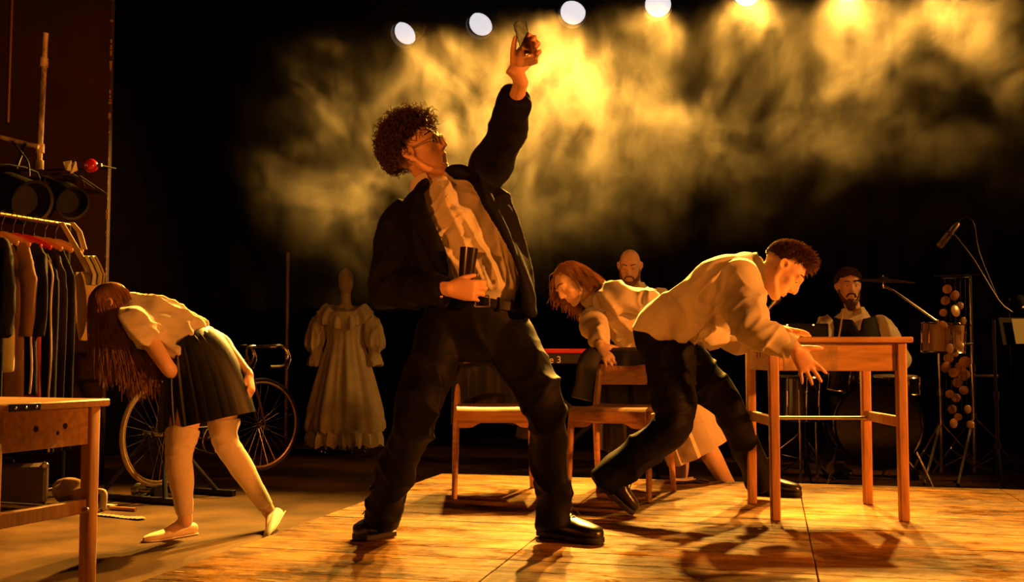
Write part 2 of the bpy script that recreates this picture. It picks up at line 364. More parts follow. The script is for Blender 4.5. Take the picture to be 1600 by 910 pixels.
# ================================================================== setting
PZ = 0.20                                     # top of the wooden platform
PA = math.atan(405/F)                         # platform turned a little to the right
PD = A(math.sin(PA), math.cos(PA), 0); PS = A(math.cos(PA), -math.sin(PA), 0)   # depth and side directions
PC = gnd(690, 740, PZ)                        # its back left corner
def wood_stage():
    m = bpy.data.materials.new('scuffed_stage_boards'); m.use_nodes = True; nt = m.node_tree; N = nt.nodes; L = nt.links; b = N['Principled BSDF']
    g = N.new('ShaderNodeNewGeometry'); mp = N.new('ShaderNodeMapping'); L.new(g.outputs['Position'], mp.inputs['Vector'])
    mp.inputs['Rotation'].default_value = (0, 0, PA)
    def noise(scale, stretch, det=5, rough=.6):
        q = N.new('ShaderNodeMapping'); L.new(mp.outputs[0], q.inputs['Vector']); q.inputs['Scale'].default_value = stretch
        n = N.new('ShaderNodeTexNoise'); L.new(q.outputs[0], n.inputs['Vector']); n.inputs['Scale'].default_value = scale; n.inputs['Detail'].default_value = det; n.inputs['Roughness'].default_value = rough
        return n.outputs['Fac']
    def ramp(src, stops):
        r = N.new('ShaderNodeValToRGB'); L.new(src, r.inputs[0]); e = r.color_ramp.elements
        e[0].position, e[0].color = stops[0][0], (*stops[0][1], 1); e[1].position, e[1].color = stops[1][0], (*stops[1][1], 1)
        for s_ in stops[2:]: x = e.new(s_[0]); x.color = (*s_[1], 1)
        return r.outputs[0]
    def mix(a, b_, fac, mode='MIX'):
        x = N.new('ShaderNodeMix'); x.data_type = 'RGBA'; x.blend_type = mode
        for val, s_ in ((fac, x.inputs[0]), (a, x.inputs[6]), (b_, x.inputs[7])):
            if hasattr(val, 'links') or hasattr(val, 'is_linked'): L.new(val, s_)
            else: s_.default_value = val if not isinstance(val, tuple) else (*val, 1)
        return x.outputs[2]
    grain = ramp(noise(3.2, (1, 9, 1), 6, .65), [(.3, (.080, .038, .011)), (.72, (.24, .125, .040))])
    worn = ramp(noise(1.8, (.9, 1.8, 1), 7, .75), [(.42, (0, 0, 0)), (.62, (1, 1, 1))])
    c1 = mix(grain, (.36, .19, .060), worn)
    dark = ramp(noise(2.2, (1, 1.5, 1), 7, .75), [(.40, (.10, .085, .07)), (.58, (1, 1, 1))])
    c2 = mix(c1, dark, .85, 'MULTIPLY')
    scr = ramp(noise(10, (.5, 6, 1), 4, .6), [(.62, (0, 0, 0)), (.66, (1, 1, 1))])
    c3 = mix(c2, (.48, .29, .11), scr)
    oi = N.new('ShaderNodeObjectInfo')
    rr = ramp(oi.outputs['Random'], [(0, (.95, .95, .95)), (1, (1.3, 1.3, 1.3))])
    c4 = mix(c3, rr, 1.0, 'MULTIPLY')
    L.new(c4, b.inputs['Base Color'])
    ro = N.new('ShaderNodeMapRange'); L.new(noise(5, (1, 4, 1), 5), ro.inputs['Value']); ro.inputs['To Min'].default_value = .34; ro.inputs['To Max'].default_value = .72
    L.new(ro.outputs[0], b.inputs['Roughness']); sl = N.new('ShaderNodeMapRange'); L.new(noise(2.6, (1, 1.7, 1), 7, .75), sl.inputs['Value']); sl.inputs['From Min'].default_value = .40; sl.inputs['From Max'].default_value = .64; sl.inputs['To Max'].default_value = .10; L.new(sl.outputs[0], b.inputs['Specular IOR Level'])
    bp = N.new('ShaderNodeBump'); bp.inputs['Strength'].default_value = .25; bp.inputs['Distance'].default_value = .006
    L.new(noise(14, (.6, 5, 1), 5), bp.inputs['Height']); L.new(bp.outputs[0], b.inputs['Normal'])
    return m
STAGE = wood_stage()
FLOORM = mat('worn_black_floor_paint', (0.055, 0.028, 0.010), 0.55, spec=.12, var=0.35, scale=2.6, world=True, bump=0.15, bscale=30, detail=8, rvar=0.12, col2=(0.135, 0.072, 0.026))
WALLM = mat('dark_plaster', (0.022, 0.014, 0.010), 0.9, var=0.3, scale=3, world=True)
WALLR = mat('dark_red_brown_wall', (0.030, 0.010, 0.006), 0.85, var=0.25, scale=4, world=True, bump=0.2, bscale=20)
VELVET = mat('black_velvet', (0.006, 0.005, 0.005), 0.95, spec=0.1, var=0.3, scale=8)
def struct(name, b, m, parent=None): o = b.build(name, m, parent, smooth=False); o['kind'] = 'structure'; return o
XL, XR, YB, YF, ZC = -4.6, 7.4, 12.2, -9.0, 6.2
struct('floor', MB().box((1.4, 1.6, -.05), (6.1, 10.7, .05)), FLOORM)
struct('wall_back', MB().box((1.4, YB+.05, ZC/2), (6.1, .05, ZC/2)), WALLM)
struct('wall_left', MB().box((XL-.05, 1.6, ZC/2), (.05, 10.7, ZC/2)), WALLM)
struct('wall_right', MB().box((XR+.05, 1.6, ZC/2), (.05, 10.7, ZC/2)), WALLM)
struct('ceiling', MB().box((1.4, 1.6, ZC+.05), (6.1, 10.7, .05)), WALLM)
# a dark red-brown pier that stands out from the left wall, its corner chipped down to pale plaster
pe = at(168, 300, 7.6); pier = MB().box(((XL+pe[0])/2, 7.63, ZC/2), ((pe[0]-XL)/2, .03, ZC/2))
struct('trim_1', pier, WALLR)
cb = MB()
for k in range(60):
    z = random.uniform(.5, 4.4); s = random.uniform(.002, .012); cb.box((pe[0]+.001, 7.599, z), (random.uniform(.003, .011), .004, s*1.8), bev=.002)
struct('trim_2', cb, mat('chipped_pale_plaster', (.30, .20, .12), .9))
# black velvet curtain across the back and down the left behind the pier
def curtain(name, p0, p1, h, amp, pitch, lab):
    p0, p1 = A(*p0), A(*p1); L_ = np.linalg.norm(p1-p0); d = (p1-p0)/L_; nn = A(-d[1], d[0], 0)
    n = int(L_/pitch*10); t = np.linspace(0, L_, n); z = np.array([0.02, h*.5, h])
    off = amp*np.sin(t/pitch*2*np.pi+1.3*np.sin(t*1.7))+.3*amp*np.sin(t*11+2)
    P = np.zeros((3, n, 3))
    for i in range(3): P[i] = p0+d*t[:, None]+nn*(off*(1.1-.35*i))[:, None]; P[i, :, 2] = z[i]
    o = MB().sheet(P, .012).build(name, VELVET); tag(o, lab, 'curtain'); return o
curtain('stage_curtain', (-3.2, 11.8, 0), (7.2, 11.8, 0), 5.9, .07, .38, 'wide black velvet curtain hanging across the whole back of the stage')
curtain('stage_curtain', (-3.6, 9.4, 0), (-3.3, 11.3, 0), 5.9, .06, .34, 'narrow black velvet side curtain behind the chipped brown pier')
# wooden platform: boards on a black frame
plat = thing('stage_platform', 'low wooden platform of scuffed varnished boards under the actors', 'platform', PC-A(0, 0, PZ))
BW, BL, BT, GAP = .190, 1.02, .022, .0035
ncol, nrow = 5, 27
fr = MB(); Mp = np.stack([PS, PD, A(0, 0, 1)], 1)
W_, D_ = ncol*BL, nrow*BW
fr.box(PC+PS*W_/2-PD*D_/2+A(0, 0, -PZ/2-BT/2), (W_/2-.004, D_/2-.004, PZ/2-BT/2-.001), Mp)
fr.build('frame', BLACKM, plat, smooth=False)
pm = MB().box((0, 0, 0), (BL/2-GAP/2, BW/2-GAP/2, BT/2), bev=.002).mesh('plank'); pm.materials.append(STAGE)
for c in range(ncol):
    for r in range(nrow):
        ce = PC+PS*(c+.5)*BL-PD*(r+.5)*BW+A(0, 0, -BT/2+random.uniform(-.0012, .0))
        o = bpy.data.objects.new('plank', pm); COL.objects.link(o); o.parent = plat; o.matrix_parent_inverse = PINV[plat.name]
        o.matrix_basis = Matrix.Translation(Vector(ce)) @ Matrix.Rotation(-PA, 4, 'Z')
# ================================================================== back row of stage lights
LAMPC = (1.0, 0.455, 0.058)
LENS = mat('lit_lamp_lens', (0.9, 0.9, 0.9), .3, var=0, emit=((.94, .94, 1.0), .78))
lp_px = [(633, 52), (751, 38), (895, 20), (1028, 8), (1167, -10), (1312, -28), (1462, -46)]
LY0 = 9.5; lamps = []
def lamp_pos(px, py):
    # the bar runs parallel to the platform's back edge at one height
    h = 3.92; p = gnd(px, py, h); return p
LAMP_AIM = {}
def stage_light(pos, aim, label, energy, on=True, r=.112, spot=41, color=LAMPC, hang=.34):
    t = thing('stage_light', label, 'stage light', pos, 'stage lights')
    d = nrm(A(*aim)-pos); bk = -d
    MB().rev(pos, bk, [(r*1.12, -.05), (r*1.14, 0), (r*1.1, .04), (r*1.1, .20), (r*.8, .28), (r*.45, .32), (.001, .325)]).build('housing', BLACKM, t)
    le = MB().rev(pos, d, [(r, -.012), (r*.9, .006), (r*.5, .018), (.001, .022)]).build('lens', LENS if on else mat('dark_lens', (.05, .04, .03), .1), t)
    sd = nrm(np.cross(d, A(0, 0, 1))); top = pos+A(0, 0, hang)+bk*.1
    y = MB(); pv = pos+bk*.12
    y.tube([pv+sd*r*1.2, pv+sd*r*1.25+A(0, 0, r*1.2), pv+sd*.02+A(0, 0, r*1.9), pv-sd*.02+A(0, 0, r*1.9), pv-sd*r*1.25+A(0, 0, r*1.2), pv-sd*r*1.2], .009)
    y.cyl(pv+A(0, 0, r*1.85), pv+A(0, 0, hang), .012)
    y.build('yoke', BLACKM, t)
    if on:
        ld = bpy.data.lights.new('lamp', 'SPOT'); ld.energy = energy; ld.color = color; ld.spot_size = math.radians(spot); ld.spot_blend = .85; ld.shadow_soft_size = .06
        o = bpy.data.objects.new('lamp', ld); COL.objects.link(o); o.parent = t
        o.location = Vector(d*.06); o.rotation_euler = Vector(d).to_track_quat('-Z', 'Y').to_euler()
    return pv+A(0, 0, hang)
ords = ['leftmost lit lamp in the row above the stage', 'second lit lamp from the left in the row above', 'third lit lamp from the left, nearest the raised glass', 'fourth lit lamp from the left at the top edge', 'fifth lit lamp from the left, cut by the top edge', 'lit lamp sixth along the row, above the picture', 'lit lamp at the far right end of the row']
tops = []
for i, (px, py) in enumerate(lp_px):
    pos = lamp_pos(px, py); aim = pos-PD*5.0+A(0, 0, -3.7); aim[2] = .1
    aim = aim+A(*[(-.9, 0, 0), (-.5, 0, 0), (0, 0, 0), (0, 0, 0), (.1, 0, 0), (.3, 0, 0), (.2, 0, 0)][i])
    tops.append(stage_light(pos, aim, 'round black '+ords[i], [4600, 4400, 4400, 4400, 4200, 2700, 2100][i]))
tops = np.array(tops); b0 = tops[0]+(tops[0]-tops[1])*.8; b1 = tops[-1]+(tops[-1]-tops[-2])*.8
lb = thing('lighting_bar', 'long black steel bar carrying the row of lit stage lamps', 'lighting bar', b0)
MB().tube([b0, b1], .024, n=10).build('pipe', BLACKM, lb)
for q in (.12, .5, .9):
    p = b0*(1-q)+b1*q; MB().cyl(p, A(p[0], p[1], ZC-.002), .005, n=6).build('hanging_wire', BLACKM, lb)
# ================================================================== haze
hz = MB().box((2.2, 7.6, 3.2), (4.2, 1.35, 2.0)).build('haze', None or WHITE, None, smooth=False)
tag(hz, 'drifting amber theatre smoke hanging in the beams under the lamps', 'haze', kind='stuff')
hm = bpy.data.materials.new('theatre_haze'); hm.use_nodes = True; nt = hm.node_tree; N = nt.nodes; L = nt.links
for n in list(N): N.remove(n)
out = N.new('ShaderNodeOutputMaterial'); vs = N.new('ShaderNodeVolumeScatter'); L.new(vs.outputs[0], out.inputs['Volume'])
vs.inputs['Anisotropy'].default_value = .45; vs.inputs['Color'].default_value = (1, .96, .9, 1)
g = N.new('ShaderNodeNewGeometry'); sep = N.new('ShaderNodeSeparateXYZ'); L.new(g.outputs['Position'], sep.inputs[0])
def M_(op, a, b_=None, clamp=False):
    x = N.new('ShaderNodeMath'); x.operation = op; x.use_clamp = clamp
    for v_, s_ in ((a, x.inputs[0]), (b_, x.inputs[1])):
        if v_ is None: continue
        if isinstance(v_, (int, float)): s_.default_value = v_
        else: L.new(v_, s_)
    return x.outputs[0]
def mr(src, a0, a1, b0_, b1_):
    x = N.new('ShaderNodeMapRange'); x.interpolation_type = 'SMOOTHSTEP'; L.new(src, x.inputs[0])
    for k, v_ in zip((1, 2, 3, 4), (a0, a1, b0_, b1_)): x.inputs[k].default_value = v_
    return x.outputs[0]
mp = N.new('ShaderNodeMapping'); L.new(g.outputs['Position'], mp.inputs['Vector']); mp.inputs['Scale'].default_value = (1.0, .40, .85)
n1 = N.new('ShaderNodeTexNoise'); L.new(mp.outputs[0], n1.inputs['Vector']); n1.inputs['Scale'].default_value = 1.5; n1.inputs['Detail'].default_value = 7; n1.inputs['Roughness'].default_value = .62; n1.inputs['Distortion'].default_value = .7
X, Yy, Z = sep.outputs
# the smoke's lower edge: lower at the left (by the actor's back), higher in the middle and right
lowz = mr(X, -1.4, 1.4, 1.70, 2.45)
hgt = mr(M_('SUBTRACT', Z, lowz), -.95, .85, 0, 1)
top = mr(Z, 4.4, 5.2, 1, 0); left = mr(X, -1.85, -.9, 0, 1); back = mr(Yy, 7.9, 8.9, 1, .0); front = mr(Yy, 6.3, 6.8, 0, 1)
cl = mr(n1.outputs['Fac'], .45, .64, .02, 1.0)
n2 = N.new('ShaderNodeTexNoise'); L.new(mp.outputs[0], n2.inputs['Vector']); n2.inputs['Scale'].default_value = 4.5; n2.inputs['Detail'].default_value = 4; n2.inputs['Roughness'].default_value = .6; n2.inputs['Distortion'].default_value = 1.0
cl = M_('MULTIPLY', cl, mr(n2.outputs['Fac'], .36, .62, .16, 1.3))
d = M_('MULTIPLY', cl, hgt)
for e in (top, left, back, front): d = M_('MULTIPLY', d, e)
L.new(M_('MULTIPLY', d, .10), vs.inputs['Density'])
hz.data.materials.clear(); hz.data.materials.append(hm)
# ================================================================== people toolkit
def frame(fwd, up):
    """head / foot frame: columns x (right of the person), y (forward), z (up)"""
    f = nrm(fwd); u = np.asarray(up, float); u = nrm(u-f*np.dot(u, f)); return np.stack([np.cross(f, u), f, u], 1)
def head_add(b, c, M, s=1.0, mouth=0.0, ear=True, jaw=1.0, nose=1.0, fem=False):
    c = np.asarray(c); T = lambda *p: c+M@(np.array(p)*s)
    b.ell(T(0, -.014, .032), np.array((.074, .094, .086))*s, M, n=28)
    secs = []
    for (z, w_, fr, dp) in ((.085, .045, .062, .05), (.055, .064, .083, .07), (.025, .067, .088, .075), (-.01, .066, .087, .08), (-.045, .061*jaw, .086, .075), (-.075, .051*jaw, .083, .065), (-.10-mouth*.5, .036*jaw, .080, .045), (-.113-mouth*.6, .022*jaw, .076, .03)):
        secs.append((T(0, fr-dp, z), M[:, 0]*w_*s, M[:, 1]*dp*s, 2.4))
    b.loft(secs, n=28)
    for sx in (-1, 1):
        b.chain([T(sx*.060*jaw, -.004, -.035), T(sx*.056*jaw, .012, -.068-mouth*.3), T(sx*.030*jaw, .058, -.098-mouth*.6), T(0, .072, -.104-mouth*.6)], [.016*s, .016*s, .016*s, .016*s], n=10)
        b.chain([T(sx*.052, .070, .026), T(sx*.032, .086, .034), T(sx*.012, .090, .028)], [.008*s, .0095*s, .009*s], n=10)
        b.ell(T(sx*.038, .050, -.018), np.array((.028, .026, .032))*s, M, n=16)
        b.ell(T(sx*.0325, .0725, .0165), np.array((.0145, .0125, .0085))*s, M, n=14)
        b.ell(T(sx*.0115, .0945, -.032), np.array((.0075, .010, .007))*s, M, n=12)
        if ear:
            Me = M@np.array(Matrix.Rotation(sx*.35, 3, 'Z'))
            b.ell(T(sx*.080, -.010, -.004), np.array((.009, .021, .034))*s, Me, n=14)
            b.torus(T(sx*.087, -.011, .003), .0205*s, .0062*s, ax=Me[:, 0], n=20, m=8)
            b.ell(T(sx*.077, -.002, -.029), np.array((.006, .009, .011))*s, M, n=10)
        b.chain([T(sx*.046, .076, .010), T(sx*.034, .0875, .019), T(sx*.019, .083, .010)], [.0042*s]*3, n=8)   # upper lid
        b.chain([T(sx*.046, .075, .008), T(sx*.033, .084, .0015), T(sx*.020, .082, .008)], [.0038*s]*3, n=8)  # lower lid
    b.chain([T(0, .080, .032), T(0, .086, .004), T(0, .089, -.020), T(0, .086, -.034)], [.009*s, .0125*s, .0165*s, .012*s], n=12)
    b.chain([T(0, .086, .030), T(0, .097, .008), T(0, .1045+.004*nose, -.012), T(0, .1035+.006*nose, -.025)], [.0085*s, .0085*s, .0095*s, .0105*s], n=12)
    b.ell(T(0, .074-mouth*.2, -.098-mouth*.62), np.array((.020, .018, .017))*s, M, n=14)
    if mouth > 0:
        ml = .024
        for k, (dz, r) in enumerate(((0, .006), (-mouth, .007))):
            bk_ = .010 if k else 0
            b.chain([T(-ml, .080-bk_*.5, -.060-mouth*.5), T(-ml*.5, .090-bk_, -.056+dz), T(0, .093-bk_, -.0565+dz), T(ml*.5, .090-bk_, -.056+dz), T(ml, .080-bk_*.5, -.060-mouth*.5)], [.005*s, r*s, r*s, r*s, .005*s], n=10)
    else:
        fl = 1.25 if fem else 1.0
        b.chain([T(-.024, .080, -.064), T(0, .092, -.0585), T(.024, .080, -.064)], [.003*s, .0060*s*fl, .003*s], n=10)
        b.chain([T(-.021, .080, -.068), T(0, .0915, -.0715), T(.021, .080, -.068)], [.003*s, .0065*s*fl, .003*s], n=10)
def head_post(c, M, s=1.0, mouth=0.0):
    c = np.asarray(c)
    def post(V):
        Q = (V-c)@M/s
        near = (np.abs(Q) < .16).all(1); q = Q[near]; dy = np.zeros(len(q)); dx = np.zeros(len(q))
        fr = np.clip((q[:, 1]-.03)/.03, 0, 1)*1.0
        for sx in (-1, 1):
            g_ = np.exp(-((q[:, 0]-sx*.034)/.014)**2-((q[:, 2]-.006)/.010)**2)*fr; dy -= .007*g_
            g_ = np.exp(-((q[:, 0]-sx*.0835)/.012)**2-((q[:, 1]+.006)/.009)**2-((q[:, 2])/.011)**2); dx -= sx*.011*g_
            g_ = np.exp(-((q[:, 0]-sx*.0065)/.004)**2-((q[:, 1]-.104)/.008)**2-((q[:, 2]+.038)/.004)**2); q[:, 2] += .006*g_
        if mouth > 0:
            zc = -.058-mouth*.5
            g_ = np.exp(-(q[:, 0]/.019)**4-((q[:, 2]-zc)/(mouth*.42))**4)*fr; dy -= .028*g_
        else:
            g_ = np.exp(-(q[:, 0]/.024)**4-((q[:, 2]+.0655)/.0028)**2)*fr; dy -= .0045*g_
        g_ = np.exp(-(q[:, 0]/.03)**2-((q[:, 2]+.083)/.008)**2)*fr; dy -= .003*g_
        q[:, 1] += dy; q[:, 0] += dx
        V = V.copy(); V[near] = c+(q*s)@M.T; return V
    return post
def face_bits(c, M, par, s=1.0, hair=None, closed=0.0, brow=True, brow_r=.0042):
    c = np.asarray(c); T = lambda *p: c+M@(np.array(p)*s)
    for sx in (-1, 1):
        e = MB().ell(T(sx*.032, .0725, .0095), np.array((.0118,)*3)*s, M, n=16).build('eye', EYEW, par)
        MB().ell(T(sx*.032, .0805, .0080-closed*.004), np.array((.0058, .0045, .0058))*s, M, n=12).build('iris', IRIS, e)
        if brow and hair:
            MB().chain([T(sx*.054, .070, .036), T(sx*.036, .0875, .043), T(sx*.014, .0925, .036)], [.0022*s, brow_r*s, brow_r*s], n=8).build('eyebrow', hair, par)
def hand_add(b, w, X, Yt, s=1.0, curl=(.3, .4, .3), spread=.12, thumb=(.7, .3), th_curl=.3, curls=None, rf=1.0):
    """w wrist; X fingers; Yt towards the thumb. Palm faces -Z with Z = X x Y * handed"""
    X = nrm(X); Yt = nrm(np.asarray(Yt)-X*np.dot(X, Yt)); Z = hand_add.sgn*np.cross(X, Yt)
    P = lambda x, y, z: np.asarray(w)+(X*x+Yt*y+Z*z)*s
    b.loft([(P(-.03, 0, 0), Yt*.026*s, Z*.020*s), (P(0, 0, 0), Yt*.027*s, Z*.019*s), (P(.03, .002, 0), Yt*.036*s, Z*.017*s), (P(.065, .001, 0), Yt*.041*s, Z*.0145*s), (P(.088, -.001, 0), Yt*.040*s, Z*.012*s), (P(.099, -.001, -.001), Yt*.034*s, Z*.008*s)], n=18, p=2.4)
    spec = [(.030, .092, .076, .0088), (.010, .097, .084, .0090), (-.0105, .093, .079, .0087), (-.030, .084, .062, .0078)]
    tips = []
    for i, (y, x0, ln, r) in enumerate(spec):
        cu = curls[i] if curls else curl
        sp = spread*(1.2, .35, -.45, -1.35)[i]; p = P(x0-.012, y, 0); D = nrm(X*math.cos(sp)+Yt*math.sin(sp)); a = 0; pts = [p, ]
        for k, fr in enumerate((.47, .30, .23)):
            a += cu[k]; d = D*math.cos(a)-Z*math.sin(a); p = p+d*(ln*fr+(.012 if k == 0 else 0))*s; pts.append(p)
        b.chain(pts, [r*s*rf, r*s*rf, r*s*.93*rf, r*s*.78*rf], n=12, sub=4); tips.append(pts[-1])
    ta, tz = thumb; D = nrm(X*math.cos(ta)+Yt*math.sin(ta)-Z*tz); p0 = P(.012, .020, -.004)
    D2 = nrm(D*math.cos(th_curl)+X*math.sin(th_curl)-Z*.15); D3 = nrm(D2*math.cos(th_curl)+X*math.sin(th_curl)-Z*.15)
    p1 = p0+D*.040*s; p2 = p1+D2*.031*s; p3 = p2+D3*.022*s
    b.chain([p0, p1, p2, p3], [.013*s, .0120*s, .0105*s, .0085*s], n=12); tips.append(p3); return tips
hand_add.sgn = 1
def shoe(parent, heel, toe, up=(0, 0, 1), m=None, laces=True, flat=False, s=1.0, w=.047):
    """shoe from heel to toe along the sole (both on the ground line)"""
    m = m or LEATHER; heel = np.asarray(heel, float); toe = np.asarray(toe, float); L_ = np.linalg.norm(toe-heel)
    M = frame(toe-heel, up); S, Fw, U = M[:, 0], M[:, 1], M[:, 2]
    b = MB(); h = (lambda q: q*s)
    if flat: prof = [(.0, .020, .020, .035), (.04, .030, .024, .045), (.2, .032, .026, .042), (.42, .036, .020, .030), (.62, .043, .017, .024), (.82, .041, .013, .018), (.95, .024, .009, .012), (1.0, .009, .006, .008)]
    else: prof = [(.0, .024, .030, .040), (.05, .034, .040, .052), (.2, .036, .044, .056), (.38, .040, .040, .050), (.55, .046, .030, .037), (.75, .049, .024, .028), (.92, .040, .019, .022), (.985, .022, .013, .014), (1.0, .008, .008, .010)]
    so = .006 if flat else .024
    secs = [(heel+Fw*t*L_+U*(so*.8+hh), S*ww*s*(w/.047), U*(hh+.004), 2.5) for (t, ww, hh, zc) in prof]
    up_ = b.loft(secs, n=22).build('shoe', m, parent)
    sb = MB(); sp = [(.0, .022), (.03, .033), (.2, .036), (.4, .036), (.55, .044), (.75, .050), (.9, .043), (.975, .026), (1.005, .008)]
    sb.loft([(heel+Fw*t*L_+U*so/2, S*(ww+.004)*s*(w/.047), U*so/2, 6) for (t, ww) in sp], n=20)
    sb.build('sole', RUBBER if not flat else m, up_)
    if laces:
        lb_ = MB()
        for k in range(4):
            t = .40+.07*k; z = so+.094-.018*k
            lb_.tube([heel+Fw*t*L_+S*.022+U*(z-.012), heel+Fw*(t+.01)*L_+U*(z+.004), heel+Fw*(t+.02)*L_-S*.022+U*(z-.012)], .0026, n=6)
        p = heel+Fw*.40*L_+U*(so+.096)
        for sx in (-1, 1):
            lb_.tube([p, p+S*sx*.02+U*.018, p+S*sx*.045+U*.004, p+S*sx*.03-U*.012, p], .0024, n=6)
            lb_.tube([p, p+S*sx*.03-U*.006+Fw*.02, p+S*sx*.058-U*.036+Fw*.03], .0024, n=6)
        lb_.build('laces', RUBBER, up_)
    return up_
def torso_secs(J, ease=0.0, w=None, dp=None, upto=1.0, fem=False, lo=0):
    """sections along crotch, pelvis, waist, chest, shoulder line, neck; widths fixed by the body"""
    C = [J['crotch'], J['pelvis'], J['waist'], J['chest'], J['shmid'], J['neck']]
    hs = nrm(J['hipL']-J['hipR']); ss = nrm(J['shL']-J['shR'])
    W = w or ((.12, .165, .135, .150, .120, .055) if fem else (.13, .165, .150, .170, .140, .060))
    D = dp or ((.085, .115, .090, .105, .070, .050) if fem else (.09, .115, .105, .120, .085, .055))
    bl = (0, .1, .45, .85, 1, 1)
    P = np.array(C); R = np.array([(a+ease, d+ease) for a, d in zip(W, D)]); SD = np.array([hs*(1-q)+ss*q for q in bl])
    P2, R2 = crom(P, R, 6); S2, _ = crom(SD, R, 6)
    T = np.gradient(P2, axis=0); secs = []
    for i in range(lo, len(P2)):
        t = nrm(T[i]); sd = nrm(S2[i]-t*np.dot(S2[i], t)); fr = np.cross(t, sd)*-1
        secs.append((P2[i], sd*R2[i][0], fr*R2[i][1], 2.3))
    return secs
def lerp(a, b, t): return np.asarray(a)*(1-t)+np.asarray(b)*t
def limb(b, pts, rad, **k): b.chain(pts, rad, sub=6, n=20, **k)
def scalp(c, M, n, test, s=1.0, R=(.078, .098, .090), off=(0, -.014, .032)):
    d = RNG.normal(size=(n*4, 3)); d /= np.linalg.norm(d, axis=1)[:, None]
    d = d[[bool(test(*q)) for q in d]][:n]
    loc = d*np.array(R)+np.array(off); nl = d/np.array(R); nl /= np.linalg.norm(nl, axis=1)[:, None]
    return np.asarray(c)+(loc*s)@M.T, nl@M.T, d
def march(root, dirs, K, ds, grav, stiff, c, M, s=1.0, R=(.084, .104, .096), off=(0, -.014, .032), jit=.25, extra=None):
    p = root.copy(); d = dirs.copy(); out = [p.copy()]; g_ = np.asarray(grav, float); Cc = np.asarray(c)+M@(np.array(off)*s); R = np.array(R)*s
    jj = RNG.normal(size=p.shape)*jit
    for k in range(K-1):
        d = d*stiff+g_*(1-stiff)+jj*.12; d /= np.linalg.norm(d, axis=1)[:, None]; p = p+d*(ds if np.isscalar(ds) else ds[:, None])
        q = (p-Cc)@M/R; r = np.linalg.norm(q, axis=1); ins = r < 1
        if ins.any():
            q2 = q[ins]/r[ins][:, None]; pn = Cc+(q2*R)@M.T; d[ins] = nrm_rows(d[ins]+(pn-p[ins])/(.02)); p[ins] = pn
        if extra is not None: p = extra(p)
        out.append(p.copy())
    return np.stack(out, 1)
def nrm_rows(v): return v/(np.linalg.norm(v, axis=1)[:, None]+1e-12)
def curlify(S, amp, turns, grow=True):
    n, k = S.shape[:2]; T = np.gradient(S, axis=1); T /= np.linalg.norm(T, axis=2)[..., None]+1e-12
    U = np.cross(T, np.array([.3, .5, .81])); U /= np.linalg.norm(U, axis=2)[..., None]+1e-12; Wv = np.cross(T, U)
    ph = RNG.random(n)[:, None]*2*np.pi; tw = turns*(.7+.6*RNG.random(n))[:, None]; t = np.linspace(0, 1, k)[None]
    a = amp*(.6+.8*RNG.random(n))[:, None]*(np.minimum(1, t*2.5) if grow else 1)
    return S+(a*np.cos(ph+tw*2*np.pi*t))[..., None]*U+(a*np.sin(ph+tw*2*np.pi*t))[..., None]*Wv
def haircap(c, M, test, thick=.012, s=1.0, inside=.86, R=(.076, .096, .088), off=(0, -.014, .032), lump=.0):
    b = MB(); b.ell((0, 0, 0), (1, 1, 1), n=40); V = b.v[0]; d = V/np.linalg.norm(V, axis=1)[:, None]
    k = np.array([1.0 if test(*q) else inside for q in d]); k = k+np.where(k >= 1, thick/.085+lump*(vnoise(d*6+3)-.3), 0)
    loc = d*np.array(R)*k[:, None]+np.array(off); b.v[0] = np.asarray(c)+(loc*s)@M.T; return b
def seg_dir(a, b): return nrm(np.asarray(b)-np.asarray(a))
def cloth_disp(base=.004, items=()):
    """items: (dir, freq, squash, amp, seed, centre, radius) fold families localised round a point"""
    def f(P, N):
        d = base*fbm(P, 14, 2)*2
        for (dr, fq, sq, am, sd, ce, ra) in items:
            w_ = 1.0 if ce is None else np.exp(-(np.linalg.norm(P-np.asarray(ce), axis=1)/ra)**2)
            d = d+am*w_*folds(P, dr, fq, sq, sd)
        return d
    return f
def collar(b, neck, M, r=.066, h=.045, th=.008, open_=.35, lean=.012, dip=.0, pts=.03):
    """shirt collar: a stand and a fold-down leaf, open at the front (+y of M)"""
    n = 30; P = np.zeros((4, n, 3)); a = np.linspace(open_, 2*np.pi-open_, n)
    for i, (rr, z) in enumerate(((r+.004, h*.1), (r, h), (r+.006, h*1.02), (r+.022, h*.12))):
        fz = np.cos(a)
        tip = np.maximum(0, np.cos(a)-.55)/.45*pts if i == 3 else 0
        zz = z-tip-dip*np.maximum(0, fz)-lean*fz*(z/h)*.3
        loc = np.stack([np.sin(a)*rr, np.cos(a)*rr*1.05, zz+0*a], 1); P[i] = np.asarray(neck)+loc@M.T
    P = np.repeat(P, 1, axis=0); b.sheet(P, th)

def masked(mk, f): return lambda P, N: f(P, N)*mk(P)

def plus(*fs): return lambda P, N: sum(f(P, N) for f in fs)
def surf(o, p):
    me = o.data; V = np.empty(len(me.vertices)*3); me.vertices.foreach_get('co', V); V = V.reshape(-1, 3)
    p = np.asarray(p); near = V[np.hypot(V[:, 0]-p[0], V[:, 2]-p[2]) < .008]
    return near[np.argmin(near[:, 1])] if len(near) else p
